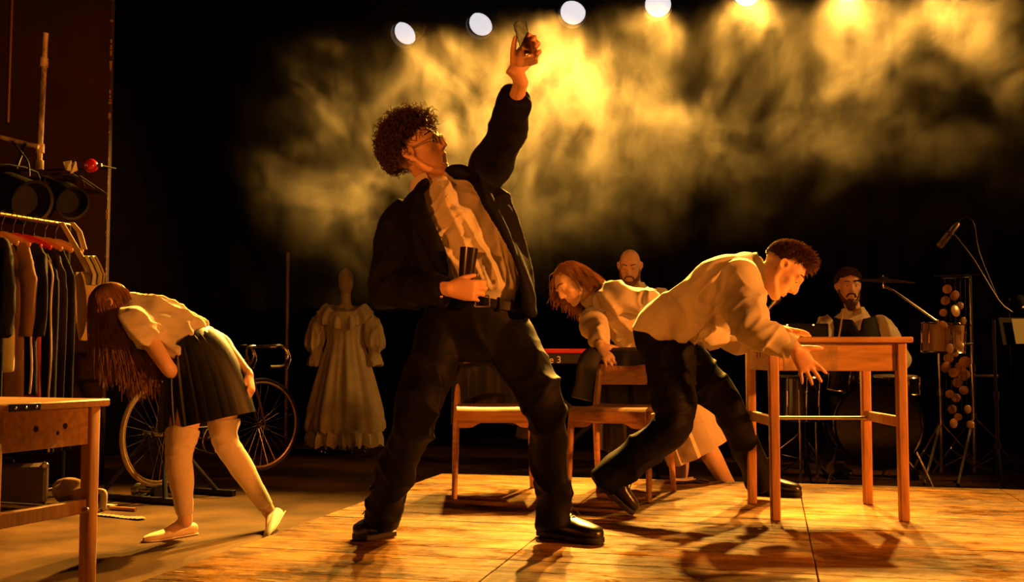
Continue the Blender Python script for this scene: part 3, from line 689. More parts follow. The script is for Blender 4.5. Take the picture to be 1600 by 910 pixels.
# ================================================================== the actor with the raised glass
Y0 = 4.0
mainp = thing('person', 'actor in black blazer and glasses leaning back, one arm raised high with a tall glass', 'person', gnd(735, 846, PZ))
J = dict(pelvis=at(738, 492, 4.02), crotch=at(745, 566, 4.02), waist=at(742, 440, 4.015), chest=at(712, 355, 4.04), shmid=at(698, 312, 4.10), neck=at(682, 284, 4.13),
         hipL=at(782, 512, 4.03), hipR=at(694, 512, 4.01), shL=at(752, 288, 4.10), shR=at(624, 350, 4.08))
J['kneeL'] = at(852, 640, 3.90); J['ankL'] = at(866, 808, 4.02); J['kneeR'] = at(650, 650, 3.84); J['ankR'] = at(598, 800, 4.06)
J['elbL'] = at(793, 205, 3.92); J['wrL'] = at(814, 128, 3.74); J['elbR'] = at(612, 452, 3.98); J['wrR'] = at(698, 452, 3.76)
HC = at(655, 238, 4.08)
HM = frame((.86, -.34, .42), (-.42, -.02, .90))
b = MB()
for sec in (torso_secs(J, -.028),): b.loft(sec, n=26)
for S_ in 'LR':
    limb(b, [J['hip'+S_], lerp(J['hip'+S_], J['knee'+S_], .5), J['knee'+S_], lerp(J['knee'+S_], J['ank'+S_], .35), J['ank'+S_]], [.078, .068, .050, .050, .036])
    limb(b, [J['sh'+S_], lerp(J['sh'+S_], J['elb'+S_], .5), J['elb'+S_], lerp(J['elb'+S_], J['wr'+S_], .4), J['wr'+S_]], [.050, .044, .036, .036, .026])
head_add(b, HC, HM, mouth=.032, jaw=1.0)
limb(b, [J['shmid'], J['neck'], lerp(J['neck'], HC+HM@A(0, -.012, -.06), .6), HC+HM@A(0, -.014, -.02)], [.062, .058, .056, .058])
# raised hand: palm to the viewer's right, fingers wrapped round the glass
hand_add.sgn = 1
GA = nrm(at(812, 38, 3.70)-at(829, 101, 3.72)); GB = at(829.5, 102, 3.715)      # glass axis and base
X_ = nrm(A(.55, .20, .81)); Yt_ = A(-.81, -.10, .57); Z_ = -np.cross(X_, nrm(Yt_-X_*np.dot(X_, Yt_))); Gc = GB+GA*.045
hw = Gc-X_*.062+Z_*.037; hand_add.sgn = -1        # the back of the hand faces away from the camera
hand_add(b, hw, X_, Yt_, curls=[(.60, 1.1, .85), (.70, 1.15, .9), (.80, 1.2, .9), (.90, 1.25, .9)], spread=.07, thumb=(.75, .55), th_curl=.25)
limb(b, [J['wrL'], lerp(J['wrL'], hw, .6), hw], [.028, .027, .026])
# lower hand: back of the hand to the viewer, thumb up, round a dark cup
hw2 = at(700, 452, 3.74); hand_add.sgn = -1 if np.cross(A(1, 0, 0), A(0, 0, 1))[1] > 0 else 1
hand_add(b, hw2, A(.95, -.10, -.05), A(.05, 0, 1), curls=[(.55, .9, .5), (.6, .95, .5), (.65, 1.0, .55), (.7, 1.0, .55)], spread=.07, thumb=(.55, .45), th_curl=.3)
limb(b, [J['wrR'], hw2], [.028, .026])
body = remesh(b, .0052, 'body', SKIN, mainp, smooth=3, post=head_post(HC, HM, mouth=.032))
face_bits(HC, HM, body, hair=HAIRD, closed=.3)
T = lambda *p: HC+HM@A(*p)
mo = MB().ell(T(0, .060, -.074), (.019, .012, .016), HM, n=14).build('mouth', MOUTH, body)
MB().ell(T(0, .0765, -.0625), (.013, .005, .0035), HM, n=12).build('teeth', TEETH, mo)
# shirt
b = MB(); secs = torso_secs(J, .014); b.loft(torso_secs(J, -.002)[4:11]+[(q[0], q[1], q[2], 2.3) for q in secs[11:]], n=30)
for S_ in 'LR': limb(b, [J['sh'+S_], lerp(J['sh'+S_], J['elb'+S_], .25)], [.055, .045])
NM = frame(nrm(A(.10, -.95, .1)), nrm(J['neck']-J['chest'])); ncol_ = J['neck']
tdir = nrm(J['chest']-J['waist'])
fr_ = [(s_[0]-s_[2]*1.0 if s_[2][1] > 0 else s_[0]+s_[2]*1.0) for s_ in secs[11:29]]
pl = np.array(fr_)+A(.004, -.006, 0)
def placket(P, N):      # the doubled strip down the shirt front stands a little proud
    x = np.interp(P[:, 2], pl[:, 2], pl[:, 0]); dd = np.abs(P[:, 0]-x); return .0042*np.clip((.019-dd)/.004, 0, 1)*(N[:, 1] < 0)
beltz = torso_secs(J, 0)[10][0][2]
shirt = remesh(b, .0062, 'shirt', SHIRT, mainp, smooth=4, disp=masked(lambda P: np.clip((P[:, 2]-beltz)/.05, 0, 1), plus(placket, cloth_disp(.004, [
    (tdir+A(-.25, 0, .1), 15, .13, .022, 1, None, 1), (nrm(A(.75, 0, .65)), 22, .13, .022, 5, J['chest']+A(-.03, -.1, .02), .16), (tdir, 32, .10, .016, 2, J['waist']+A(.09, -.1, -.03), .16)]))))
cb = MB(); collar(cb, J['neck']+A(.0, -.008, -.030), NM, r=.080, h=.055, open_=.30, pts=.055); cb.build('collar', SHIRT, shirt)
for k in (1, 5, 9, 13): MB().ell(surf(shirt, pl[k])+A(0, -.002, 0), (.0055, .0025, .0055), n=10).build('button', WHITE, shirt)
# trousers and belt
b = MB(); b.loft([(s_[0], s_[1]*1.0, s_[2]*1.0, 2.3) for s_ in torso_secs(J, .022)[0:10]], n=28)
def troul(b, J, S_, foot, r=(.104, .094, .073, .070, .062), ease=0):
    h, k, a = J['hip'+S_], J['knee'+S_], J['ank'+S_]
    limb(b, [h, lerp(h, k, .45), k, lerp(k, a, .4), lerp(k, a, .86), foot], list(r)+[r[-1]*1.02], dome=False)
troul(b, J, 'L', at(866, 827, 4.0)); troul(b, J, 'R', at(594, 820, 4.06))
kl = seg_dir(J['hipL'], J['kneeL']); kr = seg_dir(J['hipR'], J['kneeR'])
trs = remesh(b, .0078, 'trousers', TROUSER, mainp, smooth=5, disp=cloth_disp(.005, [
    (kl, 9, .12, .012, 3, None, 1), (nrm(A(.8, 0, .6)), 15, .15, .016, 4, J['kneeL']+A(.02, 0, .03), .15), (nrm(A(.75, 0, -.6)), 15, .15, .016, 5, J['kneeR'], .16),
    (nrm(A(.9, 0, .5)), 17, .2, .014, 6, J['ankL']+A(0, 0, .10), .12), (nrm(A(.9, 0, -.5)), 17, .2, .015, 7, J['ankR']+A(0, 0, .10), .13), (A(1, 0, -.35), 14, .2, .014, 8, J['crotch'], .15)]))
sp_ = torso_secs(J, .024); w0 = sp_[9]; bt = MB()
tz = nrm(sp_[10][0]-sp_[8][0])
bb = [(w0[0]+tz*z, w0[1]*k, w0[2]*k, 2.3) for z, k in ((-.017, .99), (-.016, 1.03), (.016, 1.03), (.017, .99))]
belt = bt.loft(bb, n=40, cap=False).build('belt', LEATHER, mainp)
def onbelt(a, k=1.06): q_ = w0[1] if w0[1][0] > 0 else -w0[1]; f_ = w0[2] if w0[2][1] < 0 else -w0[2]; return w0[0]+(q_*math.sin(a)+f_*math.cos(a))*k
bf = onbelt(.10)
bk = MB(); q = [bf+A(-.026, -.004, -.020), bf+A(.026, -.004, -.020), bf+A(.026, -.004, .020), bf+A(-.026, -.004, .020)]
for i in range(4): bk.bar(q[i], q[(i+1) % 4], .003, .003, up=(0, 1, 0))
bk.build('buckle', STEEL, belt)
for a_ in (-.55, .45, .80): MB().box(onbelt(a_, 1.05), (.006, .005, .026), bev=.002).build('belt_loop', TROUSER, trs)
# blazer: thick open shell, sleeves, lapels
def blazer():
    b = MB(); secs = torso_secs(J, .040)
    idx = list(range(7, 29)); n = 44
    P = np.zeros((len(idx), n, 3))
    for r_, i in enumerate(idx):
        c, Aw, Bw = secs[i][:3]; f_ = r_/(len(idx)-1)
        fwd = -nrm(Bw) if Bw[1] > 0 else nrm(Bw); fb = np.linalg.norm(Bw); aw = np.linalg.norm(Aw); sd = nrm(Aw)
        if sd[0] < 0: sd = -sd
        flare = 1+.14*(1-f_)**1.5
        # angle measured from the front; image-right edge and image-left edge of the opening
        aR = .96-.66*f_; aL = .50-.18*f_
        a = np.linspace(aR, 2*np.pi-aL, n)
        P[r_] = c+np.outer(np.sin(a)*aw*flare, sd)+np.outer(np.cos(a)*fb*flare*1.04, fwd)
        if f_ < .5: P[r_, :3] += A(.020, -.01, 0)*(1-2*f_)
    b.sheet(P, .014)
    # lapels: folded strips along both opening edges
    for side in (0, 1):
        ed = P[6:, 0] if side == 0 else P[6:, -1]; m_ = len(ed); t = np.linspace(0, 1, m_)
        wd = .062*np.sin(np.pi*np.clip(t*.85+.08, 0, 1))**.7
        inw = P[6:, 2]-P[6:, 0] if side == 0 else P[6:, -3]-P[6:, -1]
        inw = inw/np.linalg.norm(inw, axis=1)[:, None]
        ou = A(0, -1, 0); Q = np.stack([ed+ou*.006, ed+inw*wd[:, None]*.5+ou*.018, ed+inw*wd[:, None]+ou*.020], 1); b.sheet(Q, .008)
    # collar round the back of the neck
    a = np.linspace(.9, 2*np.pi-.9, 26); cc = np.zeros((3, 26, 3))
    for i, (rr, z) in enumerate(((.086, -.02), (.080, .030), (.100, .002))): cc[i] = J['neck']+A(0, 0, -.01)+(np.stack([np.sin(a)*rr, np.cos(a)*rr, z+0*a], 1))@NM.T
    b.sheet(cc, .009)
    # sleeves
    limb(b, [lerp(J['shL'], J['shmid'], .18), J['shL'], lerp(J['shL'], J['elbL'], .55), J['elbL'], lerp(J['elbL'], J['wrL'], .55), lerp(J['elbL'], J['wrL'], .74)], [.075, .080, .072, .066, .060, .058], dome=False)
    limb(b, [lerp(J['shR'], J['shmid'], .18), J['shR'], lerp(J['shR'], J['elbR'], .5), J['elbR'], lerp(J['elbR'], J['wrR'], .5), lerp(J['elbR'], J['wrR'], .93)], [.072, .076, .074, .070, .058, .052])
    limb(b, [lerp(J['neck'], J['shR'], .15)+A(0, .02, -.03), lerp(J['neck'], J['shR'], .55)+A(0, .01, -.02), J['shR']], [.055, .060, .070])
    return b, P
bz, BP = blazer()
ua = seg_dir(J['shL'], J['wrL'])
blz = remesh(bz, .0075, 'blazer', BLAZER, mainp, smooth=4, disp=cloth_disp(.004, [
    (A(-.3, 0, 1), 9, .2, .014, 11, None, 1), (nrm(np.cross(ua, A(0, 1, 0))), 18, .25, .009, 12, J['elbL'], .10), (nrm(A(.6, 0, .8)), 16, .2, .018, 13, J['elbR'], .16), (nrm(A(.5, 0, .8)), 14, .2, .02, 14, J['shL']+A(.02, 0, -.07), .14)]))
for k in range(3): MB().ell(lerp(J['elbR'], J['wrR'], .80+.06*k)+A(0, -.050, -.030), (.006, .003, .006), n=10).build('cuff_button', BRASS, blz)
# shoes
shoe(mainp, at(612, 822, 4.14)*A(1, 1, 0)+A(0, 0, PZ+.002), gnd(556, 846, PZ)+A(0, 0, .002), s=1.05)
shoe(mainp, gnd(846, 838, PZ)+A(0, .02, .002), gnd(934, 850, PZ)+A(.01, -.02, .002), s=1.08)
# curly hair
def th_main(x, y, z): return (z > .52 and y < .80) or (z > -.45 and y < -.18) or (z > .0 and y < .05) or (z > .30 and y < .45)
r_, n_, d_ = scalp(HC, HM, 2600, th_main)
tp = np.clip(d_[:, 2]*1.1+.1, 0, 1)*np.clip(.75+d_[:, 1]*.4, 0, 1)
ds = .0028+.0042*tp*(.35+.65*RNG.random(len(d_)))+.0012*RNG.random(len(d_))
S = march(r_, nrm_rows(n_+RNG.normal(size=n_.shape)*.4+HM[:, 2]*.25-HM[:, 1]*.25), 15, ds, A(-.3, 0, -.5), .90, HC, HM, jit=.8)
S = curlify(S, .0085, 2.2)
strands(S, np.linspace(.0027, .0014, 15), 'hair', HAIRD, body, extra=haircap(HC, HM, th_main, thick=.016, lump=.22))
# round wire glasses
gl = MB()
for sx in (-1, 1):
    c_ = T(sx*.034, .101, .006); n = 26; ring = [c_+HM@A(.0215*math.cos(q), -.006*abs(math.cos(q))*(1 if math.cos(q)*sx > 0 else 0), .0195*math.sin(q)) for q in np.linspace(0, 2*np.pi, n)]
    gl.tube(ring, .0017, n=6, sub=1)
    gl.tube([T(sx*.055, .097, .010), T(sx*.071, .078, .012), T(sx*.079, .02, .012), T(sx*.080, -.012, .010), T(sx*.080, -.026, -.008)], .0017, n=6)
gl.tube([T(-.013, .102, .010), T(0, .107, .014), T(.013, .102, .010)], .0017, n=6)
glo = gl.build('glasses', STEEL, mainp)
for sx in (-1, 1): MB().rev(T(sx*.034, .100, .006), HM[:, 1], [(.0001, .0012), (.020, .0006), (.020, -.0006), (.0001, -.0012)], n=24).build('lens', GLASS, glo)
# ------------------------------------------------ tall glass in the raised hand, dark cup in the other
gt = MB().rev(GB, GA, [(.0005, .0), (.026, .0), (.029, .004), (.0295, .011), (.021, .022), (.019, .030), (.0205, .06), (.0245, .152), (.0237, .1532), (.0226, .152), (.0186, .06), (.0165, .036), (.0005, .033)], n=36)
tag(gt.build('drinking_glass', GLASS), 'tall clear footed drinking glass held up by the actor in the blazer', 'glass')
CB = at(727, 446, 3.795); CA = nrm(A(.10, 0, 1))
cu = MB().rev(CB, CA, [(.0005, -.02), (.024, -.02), (.025, -.015), (.033, .135), (.0315, .136), (.030, .135), (.023, -.01), (.0005, -.012)], n=30)
tag(cu.build('cup', mat('dark_smoked_cup', (.015, .010, .008), .25, coat=.4)), 'dark smooth cup held at the waist of the actor in the blazer', 'cup')
# ================================================================== desk on the platform (right) and desk at the left edge
def desk(label, pts, z0, H=.775, sc=1.0, name='school_desk', hinge=False):
    """pts: near-left, near-right, far-right, far-left leg feet (x, y)"""
    NL, NR, FR, FL = [A(p[0], p[1], z0) for p in pts]; ce = (NL+NR+FR+FL)/4
    ex = nrm(NR-NL); ey = A(-ex[1], ex[0], 0); W = np.linalg.norm(NR-NL)/2; D = abs(np.dot(FL-NL, ey))/2
    t = thing(name, label, 'desk', ce, 'wooden school desks')
    P = lambda x, y, z: ce+ex*x+ey*y+A(0, 0, z); lw = .0215
    for sx in (-1, 1):
        for sy in (-1, 1):
            MB().bar(P(sx*W, sy*D, .001), P(sx*W, sy*D, H-.022), lw*.92, lw*.92, up=ey, wx2=lw, wy2=lw).build('leg', WOODD, t)
    M = np.stack([ex, ey, A(0, 0, 1)], 1)
    MB().box(P(0, 0, H-.010), (W+.042, D+.042, .012), M, bev=.004).build('top', WOODT, t)
    for sy in (-1, 1):
        ap = MB().box(P(0, sy*D, H-.083), (W-lw-.001, .010, .060), M, bev=.002).build('apron', WOODT, t)
        if sy < 0 and not hinge: MB().box(P(-W*.42, sy*D-.0108, H-.083), (W*.42, .0012, .057), M).build('veneer_patch', PATCH, ap)
    for sx in (-1, 1):
        ap = MB().box(P(sx*W, 0, H-.083), (.010, D-lw-.001, .060), M, bev=.002).build('apron', WOODT, t)
        if hinge:
            for (y, z, r_) in ((-.045, -.080, .0095), (.075, -.078, .0095), (.045, -.098, .0065)): MB().cyl(P(sx*(W+.0095), y, H+z), P(sx*(W+.0115), y, H+z), r_, n=14).build('plugged_hole', mat('dark_hole', (.02, .012, .008), .8), ap)
        for dy in (() if hinge else (-.03, .03)): MB().box(P(sx*(W+.0106), dy, H-.075), (.001, .004, .012), M).build('slot', mat('dark_hole', (.02, .012, .008), .8), ap)
        MB().box(P(sx*W, 0, .415), (.012, D-lw-.001, .022), M, bev=.003).build('side_rail', WOODD, t)
    rod = MB().cyl(P(-W-lw, D*.82, .405), P(W+lw, D*.82, .405), .0085, n=14).build('steel_rod', STEEL, t)
    for sx in (-1, 1): MB().ell(P(sx*(W+lw+.002), D*.82, .405), (.008,)*3, n=10).build('bolt', STEEL, rod)
    if hinge:
        hg = MB().box(P(W+.043, -D*.62, H-.010), (.003, D*.30, .011), M, bev=.001).build('hinge_plate', LEATHER, t)
        for dy in (-.04, 0, .04): MB().ell(P(W+.047, -D*.62+dy, H-.010), (.005,)*3, n=10).build('screw', CHROME, hg)
    return t, P, W, D
g2 = lambda px, py, z=PZ: gnd(px, py, z)[:2]
dk, DP, DW, DD = desk('wooden school desk on the platform gripped by the bending actor', [g2(1210, 813), g2(1411, 814), g2(1358, 788), g2(1177, 787)], PZ)
_ey = nrm(A(.34, .94)); _ex = A(_ey[1], -_ey[0]); q_fr = at(141, 700, 3.46)[:2]; q_nr = q_fr-_ey*.40
desk('wooden school desk cut off by the left picture edge with plugged holes', [q_nr-_ex*.54, q_nr, q_fr, q_fr-_ex*.54], 0.0, H=.755, hinge=True)
# ================================================================== the actor leaning on the desk
pr = thing('person', 'actor in loose white shirt bending forward and pushing a wooden school desk', 'person', gnd(1090, 790, PZ))
J = dict(pelvis=at(1040, 524, 4.78), crotch=at(1062, 578, 4.78), waist=at(1080, 486, 4.76), chest=at(1130, 452, 4.74), shmid=at(1168, 432, 4.74), neck=at(1190, 430, 4.72),
         hipR=at(1046, 545, 4.68), hipL=at(1062, 550, 4.88), shR=at(1158, 438, 4.58), shL=at(1168, 440, 4.90))
J['kneeR'] = at(1054, 660, 4.60); J['ankR'] = at(950, 748, 4.62); J['kneeL'] = at(1140, 640, 4.98); J['ankL'] = at(1186, 748, 5.20)
J['elbR'] = at(1176, 515, 4.38); J['wrR'] = at(1242, 545, 4.335); J['elbL'] = at(1146, 530, 4.88); J['wrL'] = at(1204, 512, 4.84)
HC = at(1222, 424, 4.66)
HM = frame((.62, -.20, -.78), (.72, .06, .62))
b = MB(); b.loft(torso_secs(J, -.028), n=26)
for S_ in 'LR':
    limb(b, [J['hip'+S_], lerp(J['hip'+S_], J['knee'+S_], .5), J['knee'+S_], lerp(J['knee'+S_], J['ank'+S_], .35), J['ank'+S_]], [.080, .070, .050, .050, .036])
    limb(b, [J['sh'+S_], lerp(J['sh'+S_], J['elb'+S_], .5), J['elb'+S_], lerp(J['elb'+S_], J['wr'+S_], .4), J['wr'+S_]], [.050, .044, .036, .036, .027])
head_add(b, HC, HM, s=.98)
limb(b, [J['shmid'], J['neck'], lerp(J['neck'], HC+HM@A(0, -.02, -.06), .6), HC+HM@A(0, -.02, -.02)], [.064, .060, .058, .060])
hand_add.sgn = 1
X_ = nrm(A(.55, .04, -.80)); Yt_ = A(.80, .0, .55)
hand_add.sgn = 1 if np.cross(X_, Yt_)[1] < 0 else -1
hand_add(b, J['wrR'], X_, Yt_, s=1.0, rf=1.08, curls=[(.10, .25, .15)]*2+[(.12, .28, .2)]*2, spread=.24, thumb=(1.0, -.05), th_curl=.08)
X2 = nrm(A(.96, -.05, -.16)); Y2 = A(.1, -.95, .15); hand_add.sgn = 1 if np.cross(X2, Y2)[2] > 0 else -1
hand_add(b, J['wrL'], X2, Y2, curl=(.06, .12, .1), spread=.15, thumb=(.9, .1))
body = remesh(b, .0052, 'body', SKIN, pr, smooth=3, post=head_post(HC, HM, s=.98)); face_bits(HC, HM, body, s=.98, hair=HAIRD, closed=.5)
# shirt: loose, hanging at the belly, tails tucked at the back
b = MB(); sc_ = torso_secs(J, .018); b.loft(torso_secs(J, .032)[6:11]+sc_[11:], n=32)
for (px, py, r) in ((1120, 500, .10), (1108, 520, .075), (1145, 492, .09), (1090, 512, .085)): b.ell(at(px, py, 4.74), (r, .13, r*.8), n=20)
limb(b, [lerp(J['shR'], J['shmid'], .2), J['shR'], lerp(J['shR'], J['elbR'], .55), J['elbR'], lerp(J['elbR'], J['wrR'], .55), lerp(J['elbR'], J['wrR'], .86)], [.078, .084, .080, .072, .062, .050], dome=False)
limb(b, [lerp(J['shL'], J['shmid'], .2), J['shL'], lerp(J['shL'], J['elbL'], .55), J['elbL'], lerp(J['elbL'], J['wrL'], .55), lerp(J['elbL'], J['wrL'], .86)], [.078, .084, .080, .074, .062, .050], dome=False)
td = seg_dir(J['waist'], J['chest']); ad = seg_dir(J['shR'], J['elbR'])
shirt = remesh(b, .0068, 'shirt', SHIRT, pr, smooth=5, disp=cloth_disp(.005, [
    (nrm(A(.85, 0, .5)), 9, .10, .010, 20, None, 1), (nrm(A(.5, 0, .85)), 13, .12, .036, 21, at(1080, 500, 4.58), .16), (nrm(A(.30, 0, -.95)), 13, .10, .040, 22, at(1120, 505, 4.58), .16), (nrm(A(.95, 0, .25)), 13, .12, .030, 26, at(1112, 458, 4.58), .15),
    (nrm(A(.6, 0, .75)), 16, .14, .020, 23, J['elbR'], .12), (ad+A(.3, 0, 0), 11, .07, .020, 24, lerp(J['shR'], J['elbR'], .4), .16), (nrm(A(.8, 0, -.4)), 18, .14, .015, 25, lerp(J['elbR'], J['wrR'], .5), .10)]))
NMr = frame(nrm(A(.45, -.25, -.8)), nrm(J['neck']-J['shmid']))
cb = MB(); collar(cb, lerp(J['neck'], J['shmid'], .35), NMr, r=.076, h=.050, open_=.35, pts=.045); cb.build('collar', SHIRT, shirt)
cu = MB(); ed = seg_dir(J['elbR'], J['wrR']); c0 = lerp(J['elbR'], J['wrR'], .74); c1 = lerp(J['elbR'], J['wrR'], .97); uu = nrm(np.cross(ed, A(0, 1, .2))); vv = np.cross(ed, uu)
cu.loft([(c0, uu*.047, vv*.047), (c0+ed*.002, uu*.053, vv*.050), (c1, uu*.049, vv*.046), (c1, uu*.043, vv*.041), (c0+ed*.02, uu*.042, vv*.042)], n=24, cap=False); cu.build('cuff', SHIRT, shirt)
# trousers
b = MB(); b.loft(torso_secs(J, .020)[0:8], n=28)
troul(b, J, 'R', lerp(J['kneeR'], J['ankR'], 1.10), r=(.108, .098, .078, .074, .064)); troul(b, J, 'L', at(1188, 760, 5.20), r=(.108, .096, .074, .070, .062))
kr = seg_dir(J['hipR'], J['kneeR'])
trs = remesh(b, .0078, 'trousers', TROUSER, pr, smooth=5, disp=cloth_disp(.005, [
    (kr, 9, .12, .010, 31, None, 1), (nrm(A(1, 0, .12)), 36, .16, .009, 32, lerp(J['hipR'], J['kneeR'], .62), .17), (nrm(A(.8, 0, .6)), 15, .15, .016, 33, lerp(J['kneeR'], J['ankR'], .5), .2),
    (nrm(A(.7, 0, .7)), 18, .2, .016, 34, J['ankR'], .12), (nrm(A(.7, 0, .7)), 16, .15, .018, 35, lerp(J['hipL'], J['kneeL'], .3), .16)]))
# shoes: back foot up on its toes, front foot flat
shoe(pr, at(930, 756, 4.64), gnd(988, 806, PZ)+A(0, .0, .004), up=nrm(A(.62, -.15, .75)), s=1.0)
shoe(pr, gnd(1172, 771, PZ)+A(0, 0, .002), gnd(1252, 777, PZ)+A(.0, 0, .002), s=.98)
# short hair: clipped sides, longer quiff falling forward
def th_r(x, y, z): return (z > .50 and y < .74) or (z > -.25 and y < -.15) or (z > .10 and y < .10) or (z > .32 and y < .42)
r_, n_, d_ = scalp(HC, HM, 3800, th_r, s=.98)
tp = np.clip((d_[:, 2]-.45)*2.2, 0, 1)*np.clip(.45+d_[:, 1]*.9, 0, 1)
ds = .0011+.0018*np.clip(d_[:, 2]+.2, 0, 1)+.0050*tp*(.5+.5*RNG.random(len(d_)))
S = march(r_, nrm_rows(n_*.8+RNG.normal(size=n_.shape)*.25+HM[:, 1]*.55*tp[:, None]+HM[:, 2]*.2), 11, ds, A(.25, 0, -.6), .93, HC, HM, s=.98, jit=.6, R=(.078, .098, .090))
S = curlify(S, .0012, .6)
strands(S, np.linspace(.0017, .0009, 11), 'hair', HAIRM, body, extra=haircap(HC, HM, th_r, thick=.004, lump=.02, s=.98))
# ================================================================== girl bending at the left
pw = thing('person', 'woman bent double with long hanging hair, pleated skirt and knee socks', 'person', gnd(340, 845, 0))
YW = 5.25
J = dict(pelvis=at(322, 560, 5.30), crotch=at(325, 622, 5.32), waist=at(292, 532, 5.28), chest=at(238, 505, 5.25), shmid=at(206, 492, 5.22), neck=at(186, 488, 5.20),
         hipL=at(300, 590, 5.22), hipR=at(345, 588, 5.40), shL=at(214, 502, 5.08), shR=at(212, 486, 5.38))
J['kneeL'] = at(279, 712, 5.14); J['ankL'] = at(290, 815, 5.24); J['kneeR'] = at(352, 690, 5.40); J['ankR'] = at(424, 806, 5.52)
J['elbL'] = at(262, 574, 5.08); J['wrL'] = at(288, 602, 5.30); J['elbR'] = at(342, 530, 5.44); J['wrR'] = at(389, 586, 5.36)
HC = at(173, 481, 5.18); HM = frame((-.74, -.22, -.62), (-.64, .06, .76))
b = MB(); b.loft(torso_secs(J, -.026, fem=True), n=26)
for S_ in 'LR':
    limb(b, [J['hip'+S_], lerp(J['hip'+S_], J['knee'+S_], .5), J['knee'+S_], lerp(J['knee'+S_], J['ank'+S_], .3), lerp(J['knee'+S_], J['ank'+S_], .75), J['ank'+S_]], [.088, .076, .054, .054, .038, .034])
    limb(b, [J['sh'+S_], lerp(J['sh'+S_], J['elb'+S_], .5), J['elb'+S_], lerp(J['elb'+S_], J['wr'+S_], .4), J['wr'+S_]], [.046, .042, .036, .034, .024])
head_add(b, HC, HM, s=.95, fem=True)
limb(b, [J['shmid'], J['neck'], lerp(J['neck'], HC, .6), HC], [.052, .050, .048, .05])
def autohand(b, w, X, Yt, back, **k):
    X = nrm(X); c = np.cross(X, Yt); hand_add.sgn = 1 if np.dot(c, back) > 0 else -1; return hand_add(b, w, X, Yt, **k)
autohand(b, J['wrR'], A(.25, -.35, -.9), A(-.2, -.9, .2), A(1, 0, .2), s=.92, curl=(.5, .7, .4), spread=.12, thumb=(.6, .2))
autohand(b, J['wrL'], A(.55, .6, -.5), A(0, 0, 1), A(0, -1, 0), s=.9, curl=(.4, .6, .4))
for S_, toe in (('L', gnd(240, 842)), ('R', gnd(412, 848)+A(0, .1, 0))):      # bare foot inside the shoe
    limb(b, [J['ank'+S_], lerp(J['ank'+S_], toe, .55)*A(1, 1, 1)], [.030, .022])
body = remesh(b, .0062, 'body', SKINP, pw, smooth=3, post=head_post(HC, HM, s=.95)); face_bits(HC, HM, body, s=.95, hair=HAIRM)
# white short-sleeved blouse
b = MB(); b.loft(torso_secs(J, .018, fem=True)[11:], n=30)
limb(b, [lerp(J['shL'], J['shmid'], .25), J['shL'], lerp(J['shL'], J['elbL'], .42)], [.070, .074, .070], dome=False); limb(b, [lerp(J['shR'], J['shmid'], .25), J['shR'], lerp(J['shR'], J['elbR'], .35)], [.07, .072, .068], dome=False)
td = seg_dir(J['chest'], J['waist'])
bl = remesh(b, .0072, 'blouse', SHIRT, pw, smooth=5, disp=cloth_disp(.005, [(td, 13, .13, .024, 41, None, 1), (nrm(td+A(.2, 0, .6)), 18, .15, .028, 42, lerp(J['chest'], J['waist'], .6)+A(0, -.1, 0), .14)]))
# pleated skirt hanging from the waist
def skirt(wc, axis_x, axis_y, hem_c, hem_a, hem_b, n_pl, m, parent, wa, wb, depth=.012, rows=16, hx=None, pw_=.6, sag=0.0):
    N_ = n_pl*6; P = np.zeros((rows, N_+1, 3)); a = np.linspace(0, 2*np.pi, N_+1)
    saw = (a*n_pl/(2*np.pi)) % 1.0; hx = axis_x if hx is None else hx
    for r_ in range(rows):
        t = r_/(rows-1); c = wc*(1-t)+hem_c*t; k = t**pw_; ax = nrm(axis_x*(1-t)+hx*t)
        ra = wa*(1-k)+hem_a*k; rb = wb*(1-k)+hem_b*k; off = depth*(.2+.9*t)*(saw-.5)*2
        P[r_] = c+np.outer(np.cos(a)*(ra+off), ax)+np.outer(np.sin(a)*(rb+off), axis_y)+np.outer(np.cos(a)*math.sin(math.pi*t)*sag, A(.2, 0, .6))
    return MB().sheet(P, .005).build('skirt', m, parent)
wc = lerp(J['waist'], J['pelvis'], .30); ax_ = nrm(J['shmid']-J['pelvis'])
sk = skirt(wc, nrm(A(.70, .1, .62)), A(.05, .98, 0), at(324, 660, 5.30), .222, .215, 26, SKIRT, pw, .125, .168, hx=nrm(A(.95, 0, .22)), sag=.03, depth=.017)
wb_ = MB(); Mx = nrm(A(.70, .1, .62)); My = A(.05, .98, 0); Mz = nrm(np.cross(Mx, My)); Mz = -Mz if Mz[2] < 0 else Mz
wb_.loft([(wc+Mz*z, Mx*(.122+e), My*(.167+e), 2.1) for z, e in ((-.020, .0), (-.019, .006), (.019, .004), (.020, -.002))], n=36, cap=False); wb_.build('waistband', SKIRT, sk)
# knee socks and flat canvas shoes
for S_ in 'LR':
    k, a_ = J['knee'+S_], J['ank'+S_]; up_ = lerp(J['hip'+S_], k, .66); b = MB()
    limb(b, [up_, k, lerp(k, a_, .3), lerp(k, a_, .70), lerp(k, a_, .88)], [.082, .064, .062, .047, .041], dome=False)
    remesh(b, .0055, 'knee_sock', SOCK, pw, smooth=3, disp=cloth_disp(.003, [(A(1, 0, .25), 30, .2, .007, 43, lerp(k, up_, .3), .09), (A(1, 0, .3), 30, .2, .006, 44, lerp(k, a_, .45), .04)]))
shoe(pw, gnd(304, 836, 0)+A(0, .02, .002), gnd(224, 848, 0)+A(0, .0, .002), m=CREAMSHOE, laces=False, flat=True, s=.92)
shoe(pw, at(442, 806, 5.58), gnd(404, 856, 0)+A(0, .22, .006), up=nrm(A(-.75, 0, .55)), m=CREAMSHOE, laces=False, flat=True, s=.92)
